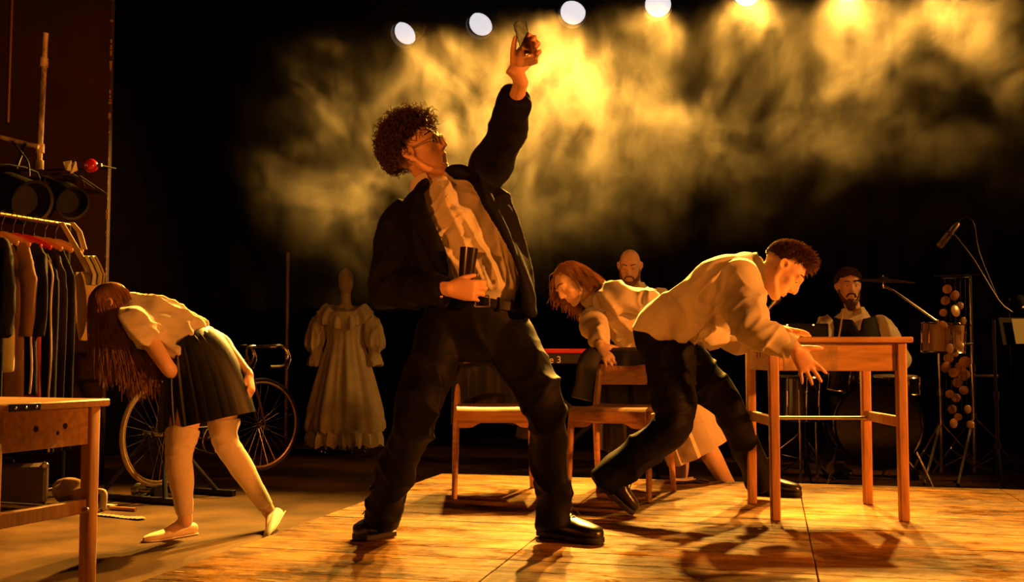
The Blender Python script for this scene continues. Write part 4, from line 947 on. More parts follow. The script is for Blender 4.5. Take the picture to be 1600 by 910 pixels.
# long straight hair hanging from the bent head
def tang(n_, v): v = np.asarray(v, float)[None]-n_*(n_@np.asarray(v, float))[:, None]; return nrm_rows(v)
r_, n_, d_ = scalp(HC, HM, 2600, lambda x, y, z: (y < .05 and z > -.80) or (z > .50 and y < .42) , s=.95)
S = march(r_, nrm_rows(tang(n_, -HM[:, 1]*.8+HM[:, 0]*.35)*.9+tang(n_, A(.05, -.35, -.8))+n_*.02), 30, .0125+.0035*RNG.random(len(r_)), A(.09, -.02, -1.0), .66, HC, HM, s=.95, jit=.09, R=(.083, .103, .095))
S[..., 0] += .13*np.clip((S[:, :1, 2]-S[..., 2])/.40, 0, 1)**1.2*(RNG.random(len(S))[:, None]**1.3)
S = curlify(S, .005, 1.0)
strands(S, np.linspace(.0024, .0015, 30), 'hair', HAIRL, body, extra=haircap(HC, HM, lambda x, y, z: (y < .08 and z > -.8) or (z > .52 and y < .55), thick=.010, s=.95))
# ================================================================== two beech chairs with coats over their backs
def chair(c, rz, label):
    t = thing('chair', label, 'chair', (c[0], c[1], PZ), 'bent-wood chairs on the platform', rz)
    R_ = np.array(Matrix.Rotation(rz, 3, 'Z')); c = A(c[0], c[1], PZ); P = lambda x, y, z: c+R_@A(x, y, z)   # local -y is the front
    ex, ey = R_[:, 0], R_[:, 1]
    # seat: bent ply with a rolled front edge and a dished middle
    ys = np.array([-.196, -.210, -.216, -.212, -.196, -.17, -.10, 0, .10, .17, .20]); zs = np.array([.378, .386, .404, .424, .437, .441, .436, .430, .430, .434, .44])
    xs = np.linspace(-.195, .195, 13); Q = np.zeros((len(ys), 13, 3))
    for i in range(len(ys)):
        for j, x in enumerate(xs): Q[i, j] = P(x, ys[i], zs[i]-.010*(1-(x/.195)**2)*(1 if abs(ys[i]) < .15 else .3))
    MB().sheet(Q, .014).build('seat', WOODC, t)
    # front rail with an arched cut-out underside, and back rail
    for y in (-.183, .165):
        xs2 = np.linspace(-.185, .185, 17); lo = .345+.028*np.clip(1-(np.abs(xs2)/.12)**4, 0, 1); V = np.zeros((2, 17, 3))
        for j in range(17): V[0, j] = P(xs2[j], y, .418); V[1, j] = P(xs2[j], y, lo[j])
        rl = MB().sheet(V, .018).build('seat_rail', WOODC, t)
        if y < 0:
            for x in (-.165, -.145, .145, .165): MB().ell(P(x, y-.010, .375+.012*(x > 0)), (.005, .004, .005), R_, n=8).build('bolt', STEEL, rl)
    for sx in (-1, 1):
        MB().chain([P(sx*.192, -.165, .425), P(sx*.198, -.180, .34), P(sx*.205, -.200, .003)], [(.017, .021), (.0165, .020), (.0135, .015)], up=ey, dome=False, sub=4, n=14).build('leg', WOODC, t)
        MB().chain([P(sx*.190, .245, .70), P(sx*.190, .225, .60), P(sx*.192, .185, .44), P(sx*.198, .20, .25), P(sx*.205, .245, .003)], [(.0145, .017), (.016, .019), (.018, .022), (.0165, .020), (.0135, .015)], up=ey, dome=False, sub=4, n=14).build('leg', WOODC, t)
        MB().bar(P(sx*.196, -.165, .395), P(sx*.192, .17, .395), .008, .022).build('side_rail', WOODC, t)
    a = np.linspace(-.185, .185, 13); V = np.zeros((6, 13, 3))
    for i in range(6):
        for j, x in enumerate(a): V[i, j] = P(x, .223+.03*i/5-.028*(1-(x/.185)**2)*-1,   .545+.16*i/5-.012*(x/.185)**2*(i == 5))
    MB().sheet(V, .010).build('backrest', WOODC, t)
    return P, ex, ey
CH1 = A(-.085, 5.38); CH2 = A(.545, 5.33)
P1, e1, f1 = chair(CH1, math.radians(3), 'beech chair behind the legs of the actor in the blazer')
P2, e2, f2 = chair(CH2, math.radians(-24), 'beech chair beside the leaning woman, black coat over its back')
COAT = mat('black_coat_cloth', (.010, .009, .009), .6, spec=.4, var=.2, scale=30)
LINING = mat('brown_coat_lining', (.25, .12, .06), .5, var=.1)
def coat(P, label, x0, x1, front, back, seed, flare=.08):
    t = thing('coat', label, 'coat', P(0, .23, .8), 'coats over the chairs')
    n, m = 40, 26; Q = np.zeros((n, m, 3)); rs = np.random.default_rng(seed)
    for i in range(n):
        s_ = i/(n-1)*(front+back+.05)
        for j in range(m):
            u = j/(m-1); x = x0+(x1-x0)*u; wv = .012*math.sin(u*17+seed)+.008*math.sin(u*31+seed*2)
            if s_ < front: dd = front-s_; y, z = .198-.03*dd-wv*min(1, dd*6), .725-dd*(1+.1*math.sin(u*5+seed)); xx = x*(1+flare*dd)
            elif s_ < front+.05: q = (s_-front)/.05; y, z = .198+.110*q, .725+.012*math.sin(math.pi*q); xx = x
            else: dd = s_-front-.05; y, z = .308+.02*dd+wv*min(1, dd*6)+.05*dd, .725-dd*(1+.06*math.sin(u*7+seed)); xx = x*(1+flare*1.6*dd)
            Q[i, j] = P(xx, y, z)
    MB().sheet(Q, .009).build('panel', COAT, t)
    sl = MB(); sl.chain([P(x1*.9, .345, .70), P(x1*1.05, .36, .60), P(x1*1.08, .38, .40), P(x1*1.0, .39, .25)], [.035, .05, .047, .05], sub=5, dome=False); sl.build('sleeve', COAT, t)
    sl = MB(); sl.chain([P(x0*.80, .165, .72), P(x0*.98, .15, .66), P(x0*1.04, .14, .56), P(x0*1.10, .12, .47)], [(.045, .018), (.055, .022), (.05, .022), (.055, .024)], up=A(0, 1, 0), sub=5, dome=False)
    if seed == 5: sl.build('sleeve', COAT, t)
    return t
coat(P1, 'black coat draped over the back of the chair behind the blazer actor', -.215, .175, .25, .38, 2)
ct2 = coat(P2, 'black coat draped over the chair back under the leaning woman\'s hand', -.23, .10, .075, .56, 5)
# ================================================================== woman leaning over the chair
pc = thing('person', 'woman with wavy honey hair and pale dress leaning over a chair', 'person', gnd(1120, 790, 0)*A(1, 0, 0)+A(0, 6.15, 0))
J = dict(pelvis=at(1048, 578, 6.16), crotch=at(1062, 632, 6.18), waist=at(1018, 528, 6.12), chest=at(972, 490, 6.06), shmid=at(940, 468, 6.02), neck=at(922, 456, 6.0),
         hipL=at(1040, 596, 6.08), hipR=at(1072, 594, 6.26), shL=at(962, 466, 5.88), shR=at(930, 486, 6.14))
J['kneeL'] = at(1090, 676, 6.02); J['ankL'] = at(1152, 782, 6.14); J['kneeR'] = at(1062, 700, 6.26); J['ankR'] = at(1060, 786, 6.40)
J['elbL'] = at(1022, 470, 5.84); J['wrL'] = at(1072, 490, 5.98); J['elbR'] = at(928, 512, 5.84); J['wrR'] = at(938, 541, 5.60)
HC = at(893, 444, 5.98); HM = frame((-.70, -.36, -.60), (-.62, .02, .78))
b = MB(); b.loft(torso_secs(J, -.026, fem=True), n=26)
for S_ in 'LR':
    limb(b, [J['hip'+S_], lerp(J['hip'+S_], J['knee'+S_], .5), J['knee'+S_], lerp(J['knee'+S_], J['ank'+S_], .3), lerp(J['knee'+S_], J['ank'+S_], .75), J['ank'+S_]], [.085, .074, .055, .058, .042, .034])
    limb(b, [J['sh'+S_], lerp(J['sh'+S_], J['elb'+S_], .5), J['elb'+S_], lerp(J['elb'+S_], J['wr'+S_], .4), J['wr'+S_]], [.046, .042, .036, .034, .024])
head_add(b, HC, HM, s=.95, fem=True)
limb(b, [J['shmid'], J['neck'], lerp(J['neck'], HC+HM@A(0, -.02, -.05), .6), HC+HM@A(0, -.02, 0)], [.054, .052, .050, .05])
autohand(b, J['wrR'], A(.42, -.45, -.62), A(.8, -.1, .35), A(.1, -.8, .5), s=.95, curls=[(.2, .6, .4), (.25, .65, .4), (.3, .7, .4), (.35, .7, .4)], spread=.12, thumb=(.9, .2))
autohand(b, J['wrL'], A(.9, .3, -.2), A(0, 0, 1), A(0, -1, 0), s=.9, curl=(.3, .4, .3))
body = remesh(b, .0062, 'body', SKINP, pc, smooth=3, post=head_post(HC, HM, s=.95)); face_bits(HC, HM, body, s=.95, hair=HAIRM)
b = MB(); b.loft(torso_secs(J, .020, fem=True)[8:], n=30)
for (px, py, r) in ((985, 520, .08), (1005, 532, .07)): b.ell(at(px, py, 6.04), (r*1.1, .11, r), n=18)
limb(b, [lerp(J['shL'], J['shmid'], .3), J['shL'], lerp(J['shL'], J['elbL'], .55), lerp(J['shL'], J['elbL'], 1.0)], [.070, .078, .072, .060], dome=False)
limb(b, [lerp(J['shR'], J['shmid'], .3), J['shR'], lerp(J['shR'], J['elbR'], .6), J['elbR'], lerp(J['elbR'], J['wrR'], .8)], [.07, .074, .066, .058, .046], dome=False)
td = seg_dir(J['chest'], J['waist'])
dr = remesh(b, .0075, 'blouse', BLOUSE, pc, smooth=5, disp=cloth_disp(.005, [(nrm(td+A(0, 0, -.3)), 12, .12, .026, 51, None, 1), (nrm(A(.3, 0, 1)), 22, .2, .026, 52, J['elbL'], .10), (nrm(A(.9, 0, .3)), 20, .15, .028, 53, at(985, 520, 5.95), .12)]))
NMc = frame(nrm(A(-.5, -.3, -.7)), nrm(J['neck']-J['shmid'])); cb = MB(); collar(cb, lerp(J['neck'], J['shmid'], .5), NMc, r=.070, h=.045, open_=.4, pts=.05); cb.build('collar', BLOUSE, dr)
sk = skirt(lerp(J['pelvis'], J['waist'], .7), nrm(A(.85, 0, .45)), A(0, 1, 0), at(1092, 706, 6.14), .185, .20, 11, BLOUSE, pc, .135, .16, depth=.016)
b = MB(); limb(b, [J['ankL']+A(0, 0, -.03), J['ankL']+A(0, 0, .05)], [.045, .04])
shoe(pc, A(J['ankL'][0]+.03, J['ankL'][1]+.05, .002), A(J['ankL'][0]-.16, J['ankL'][1]-.12, .002), laces=False, flat=True, s=.9)
shoe(pc, A(J['ankR'][0]+.03, J['ankR'][1]+.05, .002), A(J['ankR'][0]-.16, J['ankR'][1]-.12, .002), laces=False, flat=True, s=.9)
r_, n_, d_ = scalp(HC, HM, 2800, lambda x, y, z: (y < -.12 and z > -.55) or (z > .62 and y < .45) or (z > .35 and y < .05), s=.95)
S = march(r_, nrm_rows(tang(n_, A(.9, -.10, .1))+n_*.05), 20, .0072+.0052*RNG.random(len(r_)), np.where(d_[:, :1] > .35, A(-.15, 0, -1.0)[None], A(.75, -.02, -.75)[None]), .74, HC, HM, s=.95, jit=.14, R=(.085, .105, .097))
S = curlify(S, .008, 1.3)
strands(S, np.linspace(.0022, .0013, 20), 'hair', HAIRL, body, extra=haircap(HC, HM, lambda x, y, z: (y < -.08 and z > -.6) or (z > .56 and y < .60) or (z > .3 and y < .12), thick=.012, s=.95))

fl = gnd(1078, 756, PZ); q = np.array([[fl+A(x, y, .004+.030*max(0, .5-abs(x/.15-.35))+.012*(y/.05)**2) for y in np.linspace(-.045, .045, 7)] for x in np.linspace(-.10, .10, 9)])
cl_ = thing('folded_cloth', 'folded dark cloth with pale lining on the platform behind the chair', 'cloth', fl)
MB().sheet(q, .006).build('outer_layer', COAT, cl_); q2 = q[:6]*1.0; q2[..., 2] += .008; MB().sheet(q2, .003).build('lining', BLOUSE, cl_)
# ================================================================== musicians
def musician(label, base, J, HC, HM, skin, hair, beard, s=1.0, seated=False, bald=False, vest=VEST, sleeve=SHIRT):
    t = thing('person', label, 'person', base); b = MB(); b.loft(torso_secs(J, -.024), n=24)
    for S_ in 'LR':
        limb(b, [J['hip'+S_], J['knee'+S_], J['ank'+S_]], [.075, .05, .036]); limb(b, [J['sh'+S_], J['elb'+S_], J['wr'+S_]], [.05, .037, .027])
        autohand(b, J['wr'+S_], seg_dir(J['elb'+S_], J['wr'+S_])+A(0, 0, -.3), A(0, 0, 1) if S_ == 'R' else A(0, 0, 1), A(0, -.2, 1)+seg_dir(J['pelvis'], J['sh'+S_])*.1, curl=(.5, .8, .5), thumb=(.5, .3))
    head_add(b, HC, HM, s=s, jaw=1.06); limb(b, [J['shmid'], J['neck'], HC+HM@A(0, -.02, -.03)], [.065, .06, .06])
    body = remesh(b, .008, 'body', skin, t, smooth=3, post=head_post(HC, HM, s=s)); face_bits(HC, HM, body, s=s, hair=hair)
    b = MB(); b.loft(torso_secs(J, .016)[9:], n=26)
    for S_ in 'LR': limb(b, [lerp(J['sh'+S_], J['shmid'], .2), J['sh'+S_], lerp(J['sh'+S_], J['elb'+S_], .5), J['elb'+S_], lerp(J['elb'+S_], J['wr'+S_], .55), lerp(J['elb'+S_], J['wr'+S_], .85)], [.07, .078, .074, .066, .056, .044], dome=False)
    sh = remesh(b, .009, 'shirt', sleeve, t, smooth=4, disp=cloth_disp(.006, [(A(0, 0, 1), 14, .3, .014, 61, None, 1)]))
    cb = MB(); NMm = frame(A(0, -1, .1), nrm(J['neck']-J['chest'])); collar(cb, J['neck']+A(0, -.01, -.03), NMm, r=.074, h=.042, open_=.40, pts=.03); cb.build('collar', sleeve, sh)
    # waistcoat: open V at the front
    secs = torso_secs(J, .034); idx = list(range(8, 27)); n = 40; P = np.zeros((len(idx), n, 3))
    for r_, i in enumerate(idx):
        c, Aw, Bw = secs[i][:3]; f_ = r_/(len(idx)-1); fwd = -nrm(Bw) if Bw[1] > 0 else nrm(Bw); sd = nrm(Aw); ge = .03+.24*max(0, f_-.72)/.28
        k = 1.0-.04*max(0, f_-.6)/.4; a = np.linspace(ge, 2*np.pi-ge, n); P[r_] = c+np.outer(np.sin(a)*np.linalg.norm(Aw)*k, sd)+np.outer(np.cos(a)*np.linalg.norm(Bw)*1.03, fwd)
    b = MB(); b.sheet(P, .02); remesh(b, .009, 'waistcoat', vest, t, smooth=3)
    b = MB(); b.loft(torso_secs(J, .022)[0:11], n=26)
    for S_ in 'LR': limb(b, [J['hip'+S_], lerp(J['hip'+S_], J['knee'+S_], .5), J['knee'+S_], lerp(J['knee'+S_], J['ank'+S_], .5), J['ank'+S_]], [.10, .09, .074, .068, .060], dome=False)
    remesh(b, .013, 'trousers', TROUSER, t, smooth=4)
    for S_ in 'LR':
        p = J['ank'+S_]*A(1, 1, 0)+A(0, 0, base[2]+.002); shoe(t, p+A(0, .07, 0), p+A(0, -.19, 0), laces=False)
    if not bald:
        test = lambda x, y, z: (z > .45 and y < .78) or (z > -.3 and y < -.1) or (z > .1 and y < .2)
        r_, n_, d_ = scalp(HC, HM, 1300, test, s=s)
        S = march(r_, nrm_rows(n_+RNG.normal(size=n_.shape)*.4), 8, .0035, A(0, 0, -.6), .9, HC, HM, s=s, jit=.8)
        strands(curlify(S, .004, 1), np.linspace(.003, .0016, 8), 'hair', hair, body, extra=haircap(HC, HM, test, thick=.008, lump=.05, s=s))
    if beard:
        b = MB(); T = lambda *p: HC+HM@(A(*p)*s); L_ = beard
        for sx in (-1, 1): b.chain([T(sx*.067, .0, -.005), T(sx*.066, .012, -.045), T(sx*.052, .04, -.085), T(sx*.02, .072, -.105-L_*.3)], [.008*s, .013*s, .019*s, .022*s], n=12)
        b.ell(T(0, .070, -.108-L_*.35), A(.038, .026, .026+L_*.5)*s, HM, n=18)
        b.chain([T(-.034, .076, -.072), T(-.020, .089, -.0505), T(0, .094, -.0475), T(.020, .089, -.0505), T(.034, .076, -.072)], [.007*s, .0065*s, .006*s, .0065*s, .007*s], n=10)
        remesh(b, .005, 'beard', hair, body, smooth=2, disp=lambda P, N: .006*(vnoise(P*90)-.4))
    return t, J
# keyboard player, standing
YK = 7.75; bx = at(985, 455, YK)[0]
J = dict(pelvis=A(bx+.02, YK, .90), crotch=A(bx+.02, YK, .78), waist=A(bx+.02, YK-.01, 1.02), chest=A(bx+.02, YK-.02, 1.20), shmid=A(bx+.02, YK-.02, 1.34), neck=A(bx+.015, YK-.04, 1.41),
         hipL=A(bx+.11, YK, .87), hipR=A(bx-.07, YK, .87), shL=A(bx+.20, YK-.04, 1.31), shR=A(bx-.17, YK-.04, 1.31), kneeL=A(bx+.13, YK-.03, .50), kneeR=A(bx-.09, YK-.03, .50), ankL=A(bx+.14, YK+.02, .09), ankR=A(bx-.10, YK+.02, .09),
         elbL=A(bx+.27, YK-.10, 1.14), elbR=A(bx-.24, YK-.10, 1.14), wrL=A(bx+.17, YK-.34, 1.04), wrR=A(bx-.16, YK-.34, 1.04))
musician('bald bearded keyboard player in black waistcoat looking down', A(bx, YK, 0), J, at(984, 416, YK-.10), frame(A(-.18, -.88, -.42), A(-.04, -.30, .95)), SKIN, HAIRM, .012, bald=True)
# drummer, seated
YD = 8.30; dx = at(1330, 455, YD)[0]
J = dict(pelvis=A(dx, YD, .60), crotch=A(dx, YD, .50), waist=A(dx, YD-.01, .78), chest=A(dx, YD-.04, 1.00), shmid=A(dx-.01, YD-.06, 1.17), neck=A(dx-.015, YD-.08, 1.25),
         hipL=A(dx+.10, YD-.02, .58), hipR=A(dx-.10, YD-.02, .58), shL=A(dx+.22, YD-.06, 1.12), shR=A(dx-.23, YD-.06, 1.12), kneeL=A(dx+.22, YD-.44, .58), kneeR=A(dx-.22, YD-.44, .58), ankL=A(dx+.24, YD-.42, .12), ankR=A(dx-.24, YD-.42, .12),
         elbL=A(dx+.33, YD-.14, .87), elbR=A(dx-.34, YD-.20, .88), wrL=A(dx+.20, YD-.40, .86), wrR=A(dx-.31, YD-.46, .95))
musician('bearded drummer in black waistcoat seated behind the drum kit', A(dx, YD, 0), J, at(1326, 448, YD-.12), frame(A(-.06, -.99, -.10), A(0, -.08, 1)), SKIN, HAIRD, .05, s=1.06)
DJ = J
for k, w_ in enumerate((DJ['wrR'], DJ['wrL'])):
    d_ = nrm(A(.10, -.25, .95)) if k == 0 else nrm(A(-.5, -.7, .1)); h = w_+A(.02, -.08, -.02)
    o = MB().chain([h-d_*.08, h+d_*.20, h+d_*.30, h+d_*.315], [.0075, .0068, .0045, .006], n=10).build('drumstick', mat('drumstick_hickory', (.6, .42, .22), .4))
    tag(o, ['pale drumstick held upright in the drummer\'s right hand', 'pale drumstick in the drummer\'s left hand behind the desk top'][k], 'drumstick', 'drumsticks')
st = thing('drum_stool', 'round black drum stool under the drummer', 'stool', A(dx, YD, 0))
MB().rev(A(dx, YD, 0), A(0, 0, 1), [(.001, .45), (.15, .45), (.165, .47), (.16, .488), (.001, .492)]).build('seat', BLACKM, st)
MB().cyl(A(dx, YD, .15), A(dx, YD, .45), .016).build('post', CHROME, st)
for k in range(3):
    a = k*2.094+.5; MB().cyl(A(dx, YD, .28), A(dx+.22*math.cos(a), YD+.22*math.sin(a), .012), .011).build('leg', CHROME, st)
# ================================================================== keyboard on an X stand
KY = 7.15; kx0 = at(770, 500, KY)[0]; kx1 = at(1075, 500, KY)[0]; kz = at(900, 548, KY)[2]
kb = thing('keyboard', 'red and black stage keyboard in front of the bald player', 'keyboard', A((kx0+kx1)/2, KY, kz-.11))
REDK = mat('red_lacquer', (.45, .020, .012), .35, var=.08)
MB().box(A((kx0+kx1)/2, KY+.17, kz-.055), ((kx1-kx0)/2, .16, .038), bev=.008).build('body', BLACKM, kb)
MB().box(A((kx0+kx1)/2, KY+.17, kz-.004), ((kx1-kx0)/2+.004, .165, .016), bev=.006).build('lid', REDK, kb)
for sx, x in ((-1, kx0), (1, kx1)): MB().box(A(x+sx*.012, KY+.17, kz-.045), (.012, .165, .052), bev=.006).build('end_cheek', REDK, kb)
tx = text('lettering', 'stage 3', .066, A(at(834, 560, KY)[0], KY+.009, kz-.084), (1, 0, 0), (0, 0, 1), WHITE, kb)
MB().box(A(at(923, 500, KY)[0], KY+.007, kz-.060), (.022, .004, .022), bev=.002).build('sticker', WHITE, kb)
ks = thing('keyboard_stand', 'black crossed-leg stand under the red keyboard', 'stand', A((kx0+kx1)/2, KY+.17, 0))
xm = (kx0+kx1)/2
for (xa, xb, yy) in ((kx0+.22, kx1-.22, KY+.12), (kx1-.22, kx0+.22, KY+.22)): MB().bar(A(xa, yy, .03), A(xb, yy, kz-.115), .018, .018).build('leg', BLACKM, ks)
for x in (kx0+.22, kx1-.22):
    MB().bar(A(x, KY-.02, .018), A(x, KY+.36, .018), .017, .017).build('foot', BLACKM, ks); MB().bar(A(x, KY+.02, kz-.106), A(x, KY+.32, kz-.106), .012, .009).build('arm', BLACKM, ks)
# ================================================================== drum kit
def drum(name, label, c, ax, r, h, m=BLACKL, lugs=6, group='drums', legs=(), cat='drum', head=None):
    ax = nrm(ax); c = np.asarray(c); t = thing(name, label, cat, c*A(1, 1, 0)+A(0, 0, c[2]-r*math.sqrt(1-ax[2]**2)-h/2*abs(ax[2])), group)
    MB().rev(c, ax, [(r*.97, -h/2), (r, -h/2+.004), (r, h/2-.004), (r*.97, h/2)], n=36).build('shell', m, t)
    for sg in (-1, 1):
        MB().rev(c+ax*sg*h/2, ax*sg, [(.001, .002), (r*.96, .002), (r*.985, -.004)], n=36).build('drumhead', head or mat('coated_drumhead', (.42, .36, .28), .6), t)
        MB().torus(c+ax*sg*(h/2-.004), r*1.012, .009 if r < .25 else .014, ax=ax, n=44).build('hoop', CHROME if r < .25 else BLACKL, t)
    u = nrm(np.cross(ax, A(.3, .2, .9))); v = np.cross(ax, u)
    for k in range(lugs):
        a = 2*math.pi*k/lugs+.3; d_ = u*math.cos(a)+v*math.sin(a)
        lg = MB(); lg.chain([c+d_*(r+.008)-ax*h*.18, c+d_*(r+.010)+ax*h*.18], [.008, .008], n=8); lg.cyl(c+d_*(r+.012)-ax*h*.5, c+d_*(r+.012)+ax*h*.5, .003, n=6); lg.build('lug', CHROME, t)
    for (a_, b_) in legs: MB().cyl(a_, b_, .008, n=8).build('leg', CHROME, t)
    return t
DBY = 7.30
bc = at(1362, 662, DBY); bc[2] = max(bc[2], .32)
bd = drum('bass_drum', 'large black bass drum behind the school desk', bc, A(-.12, -1, 0), .285, .40, lugs=10, head=BLACKL)
for sx in (-1, 1): MB().cyl(bc+A(sx*.24, -.05, -.10), A(bc[0]+sx*.36, bc[1]-.14, .006), .009).build('spur', CHROME, bd)
tc = at(1243, 622, 7.35); drum('floor_tom', 'black floor tom with chrome lugs left of the bass drum', tc, A(.02, -.03, 1), .155, .30, lugs=8, legs=[(tc+A(math.cos(a)*.168, math.sin(a)*.168, .06), A(tc[0]+math.cos(a)*.175, tc[1]+math.sin(a)*.175, .004)) for a in (.4, 2.5, 4.6)])
rt = at(1310, 586, 7.36); drum('rack_tom', 'small black tom mounted above the bass drum', rt, A(.05, -.25, 1), .13, .17, lugs=6)
MB().cyl(bc+A(-.02, .05, .27), rt+A(0, .05, -.10), .012).build('tom_post', CHROME, bd)
sn = at(1398, 602, 7.86); drum('snare_drum', 'snare drum with chrome hoops beside the bass drum', sn, A(0, -.06, 1), .165, .13, lugs=8, legs=[(sn+A(0, 0, -.065), A(sn[0], sn[1], .12)), (A(sn[0], sn[1], .25), A(sn[0]-.14, sn[1]-.08, .006)), (A(sn[0], sn[1], .25), A(sn[0]+.14, sn[1]-.08, .006)), (A(sn[0], sn[1], .25), A(sn[0], sn[1]+.15, .006))])
pt = at(1476, 526, 7.25); WOODP = mat('tan_shell', (.40, .22, .10), .4, var=.15)
def tripod(name, label, x, y, top, r=.012, spread=.28, hub=.32, cat='stand', rot=.4, group='chrome stands', m=CHROME):
    t = thing(name, label, cat, A(x, y, 0), group)
    MB().cyl(A(x, y, .06), A(x, y, top*.55), r*1.25).build('lower_tube', m, t); MB().cyl(A(x, y, top*.55), A(x, y, top), r*.85).build('upper_tube', m, t)
    MB().cyl(A(x, y, top*.53), A(x, y, top*.57), r*1.9).build('clamp', m, t)
    MB().cyl(A(x, y, hub-.02), A(x, y, hub+.02), r*2).build('hub', m, t)
    for k in range(3):
        a = rot+k*2.094; e = A(x+spread*math.cos(a), y+spread*math.sin(a), .010)
        lg = MB(); lg.bar(A(x, y, hub)+(e-A(x, y, hub))*.04, e, .009, .004); lg.bar(A(x, y, .10), lerp(A(x, y, hub), e, .55), .006, .003)
        l_ = lg.build('leg', m, t); MB().ell(e+A(0, 0, .002), (.014, .014, .011), n=10).build('rubber_foot', RUBBER, l_)
    return t
s1 = gnd(1252, 738); tripod('hi_hat_stand', 'chrome tripod stand seen between the desk legs', s1[0], s1[1], at(1252, 575, s1[1])[2], spread=.36, rot=.75, hub=.30)
hh = A(s1[0], s1[1], at(1252, 588, s1[1])[2]); hcy = thing('hi_hat_cymbals', 'pair of small bronze hi-hat cymbals behind the desk', 'cymbals', hh)
for sg in (-1, 1): MB().rev(hh, A(0, 0, sg), [(.001, .024), (.022, .022), (.032, .008), (.16, -.004), (.165, -.005), (.032, .006)], n=40).build('cymbal', BRASS, hcy)
s2 = gnd(1472, 752); st2 = tripod('cymbal_stand', 'chrome boom stand left of the hanging glint chimes', s2[0], s2[1], at(1460, 500, s2[1])[2], spread=.34, rot=1.9, hub=.42)
cyc = at(1380, 438, 7.55); bo = at(1455, 496, s2[1])
MB().tube([bo+(bo-cyc)*.12, bo, lerp(bo, cyc, .8)-A(0, 0, .02), cyc+A(.0, 0, -.05)], .009).build('boom_arm', CHROME, st2)
MB().cyl(cyc+A(0, 0, -.06), cyc+A(0, 0, .035), .006).build('rod', CHROME, st2)
cy = MB().rev(cyc, nrm(A(.03, -.10, 1)), [(.001, .026), (.022, .024), (.040, .010), (.12, .004), (.212, -.010), (.214, -.012), (.12, .001), (.040, .006), (.001, .02)], n=48)
tag(cy.build('cymbal', BRASS), 'large bronze crash cymbal tilted above the drummer\'s shoulder', 'cymbal')
s3 = gnd(1524, 752); z3 = at(1512, 432, s3[1])[2]; st3 = tripod('percussion_stand', 'tall chrome percussion stand at the far right', s3[0], s3[1], z3, spread=.42, rot=-.15, hub=.46)
cbz = MB().tube([A(s3[0]-.26, s3[1], z3), A(s3[0]+.08, s3[1]+.01, z3+.012)], .008); cbz.build('crossbar', CHROME, st3)
MB().tube([A(s3[0], s3[1], z3-.35), A(s3[0]-.22, s3[1], z3-.36)], .007).build('side_arm', CHROME, st3)
MB().bar(A(s3[0]+.0, s3[1], at(1540, 588, s3[1])[2]), A(s3[0]+.18, s3[1], at(1540, 588, s3[1])[2]), .010, .010).build('rubber_grip', STEEL, st3)
drum('bongo', 'small tan hand drum on the percussion stand', at(1474, 528, 7.42), A(.03, -.04, 1), .135, .21, m=WOODP, lugs=6, group=None)
bg = at(1474, 528, 7.42); MB().tube([bg+A(.10, .04, -.05), A(s3[0], s3[1], bg[2]-.04)], .010).build('drum_arm', CHROME, st3)
GLINT = mat('amber_glint', (.55, .30, .13), .3, var=.25, scale=20, coat=.3)  # discs shaped and coloured as out-of-focus glints on the chimes
hang = [(1480, 452), (1492, 462), (1477, 470), (1500, 478), (1493, 486), (1474, 489), (1505, 502), (1472, 510), (1508, 566), (1492, 552), (1482, 560), (1500, 574), (1478, 574), (1490, 583), (1506, 586), (1496, 598), (1484, 616), (1506, 610), (1494, 622), (1488, 640), (1497, 652), (1512, 640), (1516, 664), (1490, 662), (1484, 545), (1500, 540)]
ch = thing('glint_chimes', 'round amber discs standing for blurred glints of chimes beside the percussion stand', 'chimes', at(1490, 660, 7.20))
MB().tube([at(1472, 434, 7.20), at(1512, 434, 7.20), at(1512, 434, 7.44)], .006).build('hanging_bar', CHROME, ch)
for k, (px, py) in enumerate(hang):
    p = at(px, py, 7.17+.02*(k % 4)); nn = nrm(A(random.uniform(-.5, .5), -1, random.uniform(-.3, .3))); rr = random.uniform(.026, .042)
    MB().rev(p, nn, [(.001, .003), (rr*.8, .003), (rr, .0), (rr*.8, -.003), (.001, -.003)], n=18).build('glint_disc', GLINT, ch)
for px in (1476, 1484, 1492, 1500, 1508): MB().cyl(at(px, 434, 7.20), at(px+3, 655, 7.20), .0015, n=5).build('cord', BLACKM, ch)
# condenser microphone on a tall boom
ms = gnd(1560, 762); mp_ = at(1483, 366, 7.30); ma = nrm(at(1500, 343, 7.30)-at(1462, 390, 7.30))
stm = tripod('microphone_stand', 'black boom microphone stand at the right edge', ms[0], ms[1], at(1560, 500, ms[1])[2], spread=.30, rot=.2, hub=.28, m=BLACKM)
be = at(1560, 470, ms[1]); MB().tube([be+A(.1, .02, -.08), be, lerp(be, mp_+A(.06, 0, 0), .6), mp_+A(.035, 0, -.005)], .008).build('boom_arm', BLACKM, stm)
MB().torus(mp_+ma*.005, .030, .004, ax=ma).build('shock_mount', BLACKM, stm)
mi = thing('microphone', 'slim metal condenser microphone hanging at an angle', 'microphone', mp_-ma*.11)
MB().rev(mp_, ma, [(.001, -.115), (.021, -.113), (.024, -.10), (.024, -.02), (.022, .02), (.020, .085), (.012, .10), (.001, .102)]).build('barrel', mat('bronze_mic', (.34, .24, .16), .35, .8), mi)
e_ = mp_+ma*.10; MB().tube([e_, e_+ma*.035+A(.01, 0, .008), e_+A(.075, 0, .035), e_+A(.115, 0, -.02), e_+A(.15, .02, -.20), be], .004).build('cable', BLACKM, mi)
